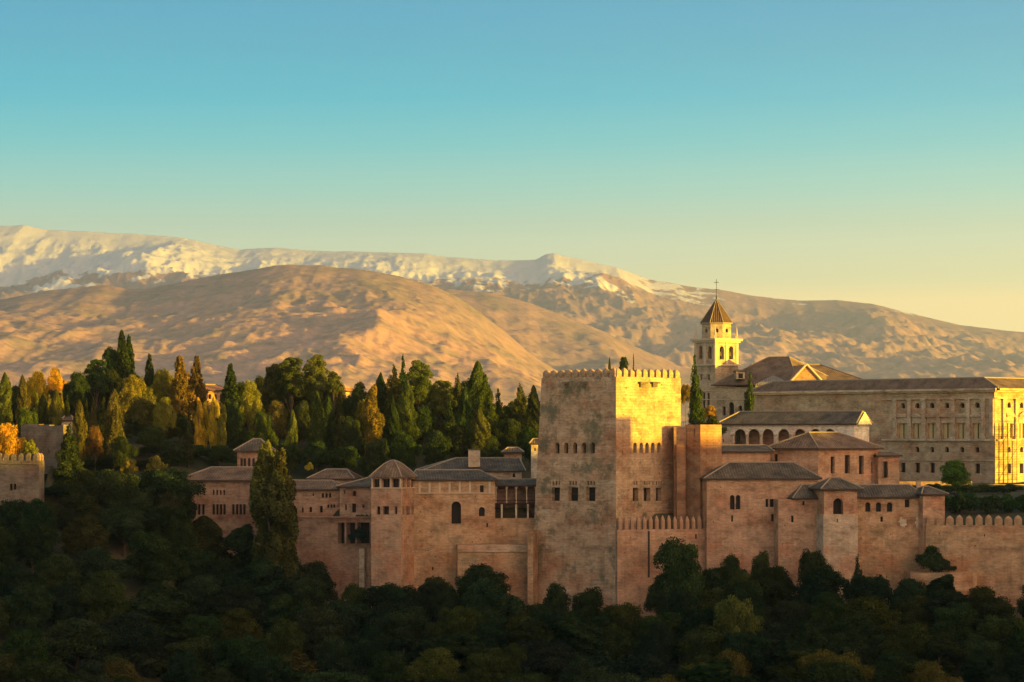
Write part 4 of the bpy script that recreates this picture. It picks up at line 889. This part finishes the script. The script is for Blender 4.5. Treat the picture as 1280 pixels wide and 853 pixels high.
def ragged(h, r, n, size, k, top):
    lb = []
    for i in range(k):
        t = (i + .5) / k; R0 = r * min(1, ((1 - t) / top) ** .7) * min(1, t / .1 + .4); a = i * 2.4; q = R0 * rng.uniform(.2, .62)
        lb.append([math.cos(a) * q, math.sin(a) * q, .4 + t * (h - 1.6), max(.3, R0 * rng.uniform(.45, .68)), max(.3, R0 * rng.uniform(.45, .68)), h * .085 * rng.uniform(.8, 1.5)])
    return lobed('cypress_crown', lb, n, size, 10, .44, .16, upright=.7, fill=.2)
for s in range(3): proto('cypress', ragged(15, 1.7, 13000, .23, 22, .5), trunk_mesh('cypress_trunk', 12, .28), 15, 3.1)
for s in range(4): proto('widecypress', ragged(16, 3.1, 24000, .26, 30, .75), trunk_mesh('cypress_trunk', 12, .35), 16, 5.4)
for s in range(2):
    proto('spruce', tiered('spruce_crown', 18, 3.6, 26000, .28, 22, .35), trunk_mesh('spruce_trunk', 17, .35), 18, 6.2)
    proto('cedar', tiered('cedar_crown', 18, 5.2, 30000, .28, 13, .08), trunk_mesh('cedar_trunk', 16.5, .45), 18, 8.6)
def rl(n, zr, rr, sz, flat=.75, dome=True):
    o = []
    for i in range(n):
        a = i * 2.4 + rng.uniform(-.4, .4); t = (i + .5) / n; z = zr[0] + (zr[1] - zr[0]) * t; k = math.sqrt(max(.05, 1 - (max(0, t - .35) / .65) ** 2)) if dome else 1
        q = rr * k * rng.uniform(.35, 1.0); s = sz * rng.uniform(.75, 1.2); o.append([math.cos(a) * q, math.sin(a) * q, z, s, s, s * flat])
    return o
for s in range(2):
    lb = rl(15, (6.5, 15.2), 4.0, 2.1, .62); proto('pine', lobed('pine_crown', lb + [[0, 0, 9.5, 3, 3, 4.5]], 34000, .26, 12), trunk_mesh('pine_trunk', 14, .42, [l[:3] for l in lb[::2]], s), 16.5, 12)
for s in range(2):
    lb = [[rng.uniform(-1.1, 1.1), rng.uniform(-1.1, 1.1), z, 1.0, 1.0, 2.6] for z in np.linspace(3, 13.5, 14)] + [[0, 0, 15, .7, .7, 2]]
    proto('poplar', lobed('poplar_crown', lb, 30000, .24, 9, .42, upright=.3), trunk_mesh('poplar_trunk', 14, .3, [l[:3] for l in lb[::3]], s), 17, 4.4)
for s in range(6):
    lb = rl(16, (3.2, 9.2), 3.9, 2.0, .8) + [[0, 0, 6, 3, 3, 3]]; proto('broad', lobed('broadleaf_crown', lb, 32000, .24, 12, .46), trunk_mesh('broadleaf_trunk', 8, .38, [l[:3] for l in lb[:10:2]], s), 11.2, 11.5)
for s in range(2):
    lb = rl(9, (.5, 1.9), 1.6, .95, .8); proto('shrub', lobed('shrub_crown', lb, 7000, .17, 9, fill=.2), trunk_mesh('shrub_trunk', 1.6, .1, [l[:3] for l in lb[::3]], s), 2.9, 4.8)
KIND = {'cypress': ('cypress_tree', 'cypress'), 'widecypress': ('cypress_tree', 'cypress'), 'spruce': ('spruce_tree', 'conifer'), 'cedar': ('cedar_tree', 'conifer'), 'pine': ('pine_tree', 'pine'),
        'poplar': ('poplar_tree', 'poplar'), 'broad': ('broadleaf_tree', 'tree'), 'shrub': ('shrub', 'bush')}
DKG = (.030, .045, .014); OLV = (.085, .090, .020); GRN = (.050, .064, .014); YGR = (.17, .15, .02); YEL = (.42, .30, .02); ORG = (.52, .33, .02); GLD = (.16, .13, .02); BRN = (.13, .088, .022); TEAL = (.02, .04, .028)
cnt = [0]; trs = random.Random(11)
def tree(kind, px, top, w_, Y, col, label, group=None, zb=None, wz=None):
    c, tk, h0, w0 = PROTO[kind][cnt[0] % len(PROTO[kind])]; cnt[0] += 1
    x = (px - 640) / F * Y; z0 = float(ground_z(x, Y)) if zb is None else zb; zt = Z(top, Y); nm, cat = KIND[kind]
    H = max(1.5, zt - z0); Wd = w_ * Y / F
    t = thing(nm, label, cat, (x, Y, z0), group); t.rotation_euler = (0, 0, trs.uniform(0, 6.28)); t.scale = (Wd / w0, Wd / w0, 1); s_ = Wd / w0
    zs = H / h0
    if kind in ('broad', 'pine', 'shrub', 'spruce', 'cedar'): zs = min(zs, s_ * {'broad': 2.1, 'pine': 1.35, 'shrub': 1.5, 'spruce': 1.6, 'cedar': 1.45}[kind])
    t.scale = (1, 1, 1)
    o = bpy.data.objects.new('crown', c); COL.objects.link(o); o.parent = t; o.scale = (s_, s_, zs); o.location = (0, 0, H - h0 * zs); o.color = (*[k * trs.uniform(.85, 1.15) for k in col], 1)
    u = bpy.data.objects.new('trunk', tk); COL.objects.link(u); u.parent = t; u.scale = (s_, s_, zs + (H - h0 * zs) / h0); return t
SK = 'skyline trees above the walls'
T = [
 ('cypress', 6, 466, 13, 470, OLV, 'pale olive cypress, leftmost on the skyline'),
 ('broad', 18, 478, 30, 480, DKG, 'dark round tree between the two leftmost cypresses'),
 ('cypress', 28, 469, 11, 462, OLV, 'slender olive cypress left of the orange trees'),
 ('broad', 47, 460, 32, 505, YEL, 'yellow autumn tree left of the orange one'),
 ('broad', 69, 458, 28, 506, ORG, 'bright orange autumn tree on the far left skyline'),
 ('cypress', 46, 487, 10, 455, YGR, 'first small yellow green cypress under the orange trees'),
 ('cypress', 54, 490, 10, 452, GRN, 'second small cypress under the orange trees'),
 ('cypress', 61, 493, 9, 455, YGR, 'third small cypress under the orange trees'),
 ('cypress', 70, 487, 11, 450, OLV, 'fourth small cypress under the orange trees'),
 ('cypress', 77, 490, 9, 454, YGR, 'fifth small cypress under the orange trees'),
 ('cypress', 84, 492, 9, 452, GRN, 'sixth small cypress under the orange trees'),
 ('broad', 36, 509, 38, 432, GRN, 'green bushy tree above the crenellated bastion'),
 ('broad', 8, 524, 44, 420, YEL, 'low glowing yellow tree above the bastion'),
 ('shrub', 37, 548, 22, 414, YGR, 'yellow green bush on the right end of the bastion'),
 ('broad', 97, 459, 28, 475, DKG, 'dark round tree right of the orange autumn tree'),
 ('pine', 121, 446, 36, 480, DKG, 'dark high pine left of the tallest spruce'),
 ('spruce', 152, 415, 34, 490, DKG, 'tallest dark spruce on the left skyline'),
 ('spruce', 161, 421, 30, 494, DKG, 'spruce just right of the tallest one'),
 ('broad', 139, 457, 26, 485, DKG, 'dark tree at the foot of the tallest spruce'),
 ('broad', 166, 463, 40, 464, YGR, 'big yellow green tree below the tallest spruce'),
 ('spruce', 187, 444, 26, 486, DKG, 'small pointed dark spruce right of the big yellow green tree'),
 ('broad', 202, 457, 34, 476, GLD, 'golden broadleaf tree left of the cedars'),
 ('cedar', 225, 446, 42, 472, GLD, 'golden layered cedar, left one of the pair'),
 ('cedar', 246, 446, 32, 480, BRN, 'reddish golden cedar, right one of the pair'),
 ('broad', 178, 490, 40, 455, OLV, 'olive tree below the big yellow green tree'),
 ('broad', 205, 492, 36, 452, GLD, 'dull golden tree below the cedars'),
 ('cypress', 99, 500, 12, 432, OLV, 'lit cypress beside the big dark cypress'),
 ('cypress', 108, 500, 9, 440, GRN, 'thin cypress second right of the big dark cypress'),
 ('cypress', 117, 497, 11, 436, OLV, 'thin cypress above the reddish tree'),
 ('cypress', 129, 497, 12, 438, GRN, 'cypress just right of the reddish tree'),
 ('cypress', 143, 487, 16, 434, OLV, 'tallest lit cypress in the middle row on the left'),
 ('widecypress', 86, 527, 28, 416, DKG, 'large very dark cypress right of the ruined wall'),
 ('broad', 119, 527, 24, 428, BRN, 'small reddish brown tree in the dark slope'),
 ('broad', 108, 512, 30, 446, DKG, 'dark tree behind the lit cypresses'),
 ('broad', 152, 544, 40, 424, DKG, 'dark rounded tree below the tallest lit cypress'),
 ('shrub', 162, 571, 24, 418, GLD, 'low golden bush on the dark slope, left one'),
 ('shrub', 195, 567, 34, 418, GLD, 'low golden bush on the dark slope, right one'),
 ('broad', 190, 530, 44, 440, DKG, 'dark tree in the slope below the dull golden tree'),
 ('broad', 215, 548, 40, 436, DKG, 'dark tree left of the thin black cypress'),
 ('cypress', 236, 511, 10, 438, DKG, 'thin black cypress left of the yellow poplars'),
 ('poplar', 248, 497, 14, 450, YEL, 'first of four glowing yellow poplars'),
 ('poplar', 257, 500, 13, 452, YEL, 'second of four glowing yellow poplars'),
 ('poplar', 268, 496, 14, 451, YEL, 'third of four glowing yellow poplars'),
 ('poplar', 278, 503, 13, 450, YGR, 'rightmost and greener of four yellow poplars'),
 ('spruce', 288, 456, 34, 470, DKG, 'brown tinged spruce right of the yellow poplars'),
 ('broad', 291, 500, 30, 460, DKG, 'dark tree at the foot of the brown tinged spruce'),
 ('broad', 312, 474, 34, 462, YGR, 'yellow green tree left of the round pine'),
 ('broad', 330, 512, 34, 452, GRN, 'green tree below the yellow green tree, over the small turret roof'),
 ('pine', 342, 452, 40, 478, GRN, 'left part of the great round pine group'),
 ('pine', 364, 443, 42, 474, GRN, 'broad round pine in the middle of the skyline group'),
 ('pine', 396, 440, 46, 476, OLV, 'lit rounded pine, tallest of the central group'),
 ('pine', 417, 462, 24, 470, OLV, 'small lit pine at the right of the central group'),
 ('broad', 345, 500, 40, 464, BRN, 'brown tree under the round pines'),
 ('broad', 378, 500, 36, 462, DKG, 'dark tree under the lit rounded pine'),
 ('cypress', 366, 512, 9, 448, OLV, 'thin olive cypress under the round pines'),
 ('cypress', 396, 489, 15, 452, GRN, 'green cypress below the lit rounded pine'),
 ('cypress', 410, 494, 14, 455, DKG, 'dark cypress between the green one and the yellow building'),
 ('cypress', 426, 498, 14, 450, DKG, 'black cypress in front of the small yellow building'),
 ('broad', 449, 476, 31, 470, DKG, 'dark flat topped tree right of the yellow building'),
 ('broad', 440, 520, 36, 450, DKG, 'dark tree below the flat topped one'),
 ('poplar', 467, 481, 31, 446, GLD, 'tall golden poplar left of the central cypresses'),
 ('cypress', 476, 466, 12, 486, DKG, 'dark cypress peeping over the golden poplar'),
 ('widecypress', 493, 453, 23, 472, GRN, 'broad green cypress, left of the central cypress group'),
 ('cypress', 504, 443, 14, 478, DKG, 'tallest thin cypress of the central group'),
 ('pine', 523, 447, 46, 480, OLV, 'broad flat crowned pine in the central cypress group'),
 ('widecypress', 508, 475, 20, 458, GRN, 'cypress with a lit right edge in front of the flat crowned pine'),
 ('cypress', 491, 497, 12, 450, DKG, 'dark narrow cypress right of the golden poplar'),
 ('pine', 551, 472, 40, 468, OLV, 'lower rounded pine right of the flat crowned pine'),
 ('broad', 530, 500, 40, 462, DKG, 'dark tree under the flat crowned pine'),
 ('widecypress', 572, 464, 20, 470, GRN, 'pointed cypress between the lower pine and the great cypress'),
 ('widecypress', 582, 484, 22, 460, GRN, 'short broad cypress left of the great cypress'),
 ('cypress', 561, 495, 18, 452, DKG, 'dark cypress in front of the lower rounded pine'),
 ('widecypress', 597, 452, 30, 462, GRN, 'great broad cypress, tallest between the pines and the square tower'),
 ('widecypress', 611, 478, 20, 458, GRN, 'cypress at the right shoulder of the great cypress'),
 ('cypress', 600, 510, 18, 446, OLV, 'lit cypress before the foot of the great cypress'),
 ('cypress', 623, 485, 15, 466, GRN, 'small pointed cypress second left of the square tower pair'),
 ('widecypress', 650, 477, 23, 464, GRN, 'left cypress of the pair beside the square tower'),
 ('widecypress', 667, 482, 18, 460, GRN, 'right cypress of the pair beside the square tower'),
 ('broad', 636, 520, 36, 456, DKG, 'dark tree below the cypress pair'),
 ('broad', 662, 530, 34, 450, DKG, 'dark tree against the left side of the square tower'),
 ('broad', 574, 524, 46, 448, DKG, 'dark tree above the large hipped roof'),
 ('broad', 545, 535, 44, 446, DKG, 'dark tree above the left end of the large hipped roof'),
 ('broad', 505, 540, 46, 444, DKG, 'dark tree behind the smooth reddish turret'),
 ('broad', 470, 548, 44, 438, DKG, 'dark tree left of the smooth turret roof'),
 ('broad', 430, 555, 46, 444, DKG, 'dark tree above the plaster block'),
 ('broad', 395, 548, 46, 446, DKG, 'dark tree above the low plaster wing'),
 ('broad', 362, 545, 40, 448, DKG, 'dark tree behind the front poplar'),
 ('broad', 275, 555, 44, 444, DKG, 'dark tree above the left palace roof'),
 ('broad', 248, 556, 40, 446, DKG, 'dark tree above the left end of the left palace'),
 ('broad', 613, 545, 40, 446, DKG, 'dark tree right of the square chimney'),
 ('shrub', 387, 577, 12, 440, YEL, 'tiny yellow shrub above the low plaster wing'),
 ('cypress', 762, 447, 5, 560, GRN, 'tiny cypress tip left over the tower battlements'),
 ('broad', 780, 443, 14, 565, DKG, 'tiny round tree top over the tower battlements'),
 ('cypress', 792, 442, 6, 560, GRN, 'tiny cypress tip right over the tower battlements'),
 ('widecypress', 868.5, 437, 22, 448, GRN, 'tall single cypress between the square tower and the bell tower'),
 ('widecypress', 937, 461, 20, 450, GRN, 'dark cypress in front of the church roof'),
 ('broad', 857, 478, 16, 480, GLD, 'thin brown tree behind the tall single cypress'),
 ('shrub', 887, 505, 22, 452, (.30, .19, .03), 'orange bush at the foot of the bell tower'),
 ('shrub', 872, 520, 36, 444, GRN, 'green hedge bush left of the arcade roof'),
 ('shrub', 892, 519, 28, 442, GRN, 'green hedge bush touching the arcade roof'),
 ('broad', 1194, 574, 48, 436, (.07, .12, .02), 'bright green tree in front of the great palace'),
 ('broad', 1172, 604, 20, 432, GRN, 'small green tree left of the bright green one'),
]
for k in T: tree(*k[:3], k[3] * (1.28 if 'cypress' in k[0] and k[3] > 7 else 1.1), *k[4:7], group=None)
# lower companions: the clumps stand two and three deep
for k in T:
    if k[0] in ('broad', 'pine', 'cedar', 'poplar', 'spruce') and k[3] >= 24 and k[1] < 670 and k[2] < 505:
        sdx = trs.choice((-1, 1)); short = k[6].split(',')[0].split(' left of')[0].split(' right of')[0]
        tree('broad' if k[0] != 'poplar' else 'poplar', k[1] + sdx * k[3] * trs.uniform(.3, .5), k[2] + trs.uniform(12, 24), k[3] * trs.uniform(.7, .95), k[4] + trs.uniform(3, 8), [c * .8 for c in k[5]],
             ' '.join(('lower companion to the %s of the %s' % ('left' if sdx < 0 else 'right', short)).split()[:16]))
for i in range(11):
    tree('shrub', 1186 + i * 11 + trs.uniform(-4, 4), 617 - trs.uniform(-4, 5), trs.uniform(22, 38), 418 - (i % 2) * 5, (.03, .06, .018), 'green hedge bush behind the crenellated wall, number %d from its left end' % (i + 1), 'hedge behind the right wall')
FR = [
 ('poplar', 334, 551, 50, 409, OLV, 'tall feathery poplar standing in front of the left palace'),
 ('poplar', 351, 557, 46, 407, (.055, .062, .014), 'fuller green poplar right of the feathery one'),
 ('poplar', 343, 588, 62, 404, (.055, .062, .014), 'broad lower poplar in front of the left palace wall'),
 ('shrub', 448, 657, 24, 409, TEAL, 'bluish shrub in front of the dark niches'),
 ('broad', 600, 698, 84, 401, DKG, 'dark round tree at the foot of the ruined wall'),
 ('broad', 545, 717, 60, 399, DKG, 'dark tree right of the smooth turret foot'),
 ('broad', 694, 727, 56, 396, DKG, 'dark round tree at the left foot of the tallest tower'),
 ('broad', 852, 671, 84, 392, (.035, .06, .016), 'large rounded tree in front of the low crenellated wall'),
 ('broad', 1018, 680, 52, 390, DKG, 'dark round tree below the oratory turret'),
 ('widecypress', 1072, 693, 26, 389, DKG, 'pointed dark cypress below the wall house'),
 ('shrub', 1163, 679, 50, 388.5, DKG, 'dark windblown shrub on the ledge of the right wall', ),
 ('shrub', 1180, 697, 30, 388, DKG, 'smaller dark shrub right of the windblown one'),
 ('broad', 915, 692, 56, 393, DKG, 'dark bush tree below the twin window of the long house'),
 ('broad', 950, 688, 40, 394, DKG, 'small dark tree below the blind arch'),
 ('broad', 920, 738, 70, 372, (.085, .10, .018), 'pale yellow green tree in the shaded wood on the right'),
]
for k in FR:
    tree(*k[:4], (397.4 if 'windblown' in k[6] else k[4]), *k[5:7], zb=(Z(717, 397) if 'windblown' in k[6] else None))
# the shaded wood below the walls: single trees in rows
ORD = 'first second third fourth fifth sixth seventh eighth ninth tenth eleventh twelfth thirteenth fourteenth fifteenth sixteenth seventeenth eighteenth nineteenth twentieth'.split()
def nth(i): return ORD[i] if i < 20 else 'twenty ' + ORD[i - 20] if i < 29 else 'thirtieth' if i == 29 else 'thirty ' + ORD[i - 30]
rows = [(0, 'row along the foot of the walls'), (1, 'second row below the walls'), (2, 'third row below the walls'), (3, 'middle row of the wood'), (4, 'row above the nearest two'), (5, 'second nearest row'), (6, 'nearest row at the bottom of the picture')]
for r, rn in rows:
    x = -30 + (r % 2) * 24; i = 0
    while x < 1320:
        wy = float(ip(x, WALLY)); Y = (wy - 7) * (1 - r / 6.3) + 344 * (r / 6.3) + trs.uniform(-2.5, 2.5); pyt = HY - float(canopy_z(x, Y)) / Y * F + trs.uniform(-9, 9)
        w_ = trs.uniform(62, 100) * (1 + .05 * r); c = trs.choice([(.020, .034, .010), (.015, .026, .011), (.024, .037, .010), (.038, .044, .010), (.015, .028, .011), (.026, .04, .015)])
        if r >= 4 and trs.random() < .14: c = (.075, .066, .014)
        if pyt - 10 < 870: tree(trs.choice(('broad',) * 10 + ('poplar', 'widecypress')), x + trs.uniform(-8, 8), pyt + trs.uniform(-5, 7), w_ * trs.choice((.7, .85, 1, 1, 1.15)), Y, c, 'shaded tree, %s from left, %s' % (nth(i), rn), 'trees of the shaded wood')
        x += w_ * .62; i += 1
# the slope at the far left, between the bastion and the left palace
n = 0
for row, (top0, Y0) in enumerate(((560, 440), (574, 430), (590, 420), (608, 411), (628, 404))):
    for px in range(58 + (row % 2) * 18, 236, 33):
        if px < 84 and row < 2: continue
        tree('broad', px + trs.uniform(-5, 5), top0 + trs.uniform(-6, 8), trs.uniform(44, 66), Y0, trs.choice([(.02, .03, .01), (.03, .038, .012), (.016, .026, .01)]), 'dark slope tree by the bastion, %s in the %s slope row' % (nth(n), ORD[row]), 'slope trees by the bastion'); n += 1
    n = 0
# dark trees that close the gaps under the skyline group
for i, (px, top, w_, Y) in enumerate(((60, 500, 44, 470), (85, 495, 40, 478), (25, 500, 40, 476), (112, 480, 40, 486), (150, 470, 36, 492), (185, 470, 36, 492), (225, 480, 40, 486), (300, 505, 40, 478), (322, 500, 40, 480),
        (355, 478, 46, 486), (385, 482, 44, 486), (412, 510, 40, 478), (445, 500, 38, 482), (480, 490, 36, 484), (500, 480, 36, 486), (520, 485, 46, 484), (548, 490, 44, 480), (580, 500, 44, 478), (605, 505, 44, 476), (632, 505, 34, 478), (655, 505, 34, 476), (120, 540, 44, 448), (148, 530, 44, 452), (176, 520, 44, 456), (205, 530, 44, 454), (225, 520, 40, 458), (250, 530, 40, 456), (270, 535, 40, 458), (318, 535, 40, 450), (300, 530, 36, 452))):
    tree('broad', px, top, w_, Y, (.02, .03, .01), 'dark low tree behind the skyline group, %s from the left' % nth(i), 'dark trees behind the skyline group')

SKYP = [(0, 480), (60, 475), (95, 468), (120, 455), (155, 440), (190, 455), (240, 455), (262, 490), (290, 468), (312, 480), (345, 450), (400, 448), (425, 490), (445, 490), (480, 465), (505, 455), (550, 470), (597, 462), (630, 490), (665, 488)]
for r, (dy, Yr) in enumerate(((15, 500), (40, 486), (62, 470))):
    px = 6 + r * 7; i = 0
    while px < 664:
        if not 415 < px < 436 or r > 0:
            tree(trs.choice(('broad', 'broad', 'pine', 'widecypress')), px, float(ip(px, SKYP)) + dy + trs.uniform(-9, 9) + (12 if 255 < px < 284 and r == 0 else 0), trs.uniform(26, 42), Yr + trs.uniform(-4, 4), trs.choice([(.03, .042, .013), (.045, .05, .014), (.024, .036, .012), (.07, .065, .015)]),
                 'dim wood tree, %s from left in the %s garden row' % (nth(i), ('far', 'middle', 'near')[r]), 'garden wood behind the skyline trees')
        px += trs.uniform(17, 24); i += 1
for i in range(9):
    tree('shrub', 1128 + i * 17, 608 + (i % 3) * 3, 36, 446 - (i % 2) * 5, (.04, .06, .02), 'dark bush below the great palace, %s from the left' % nth(i), 'bushes on the palace terrace')
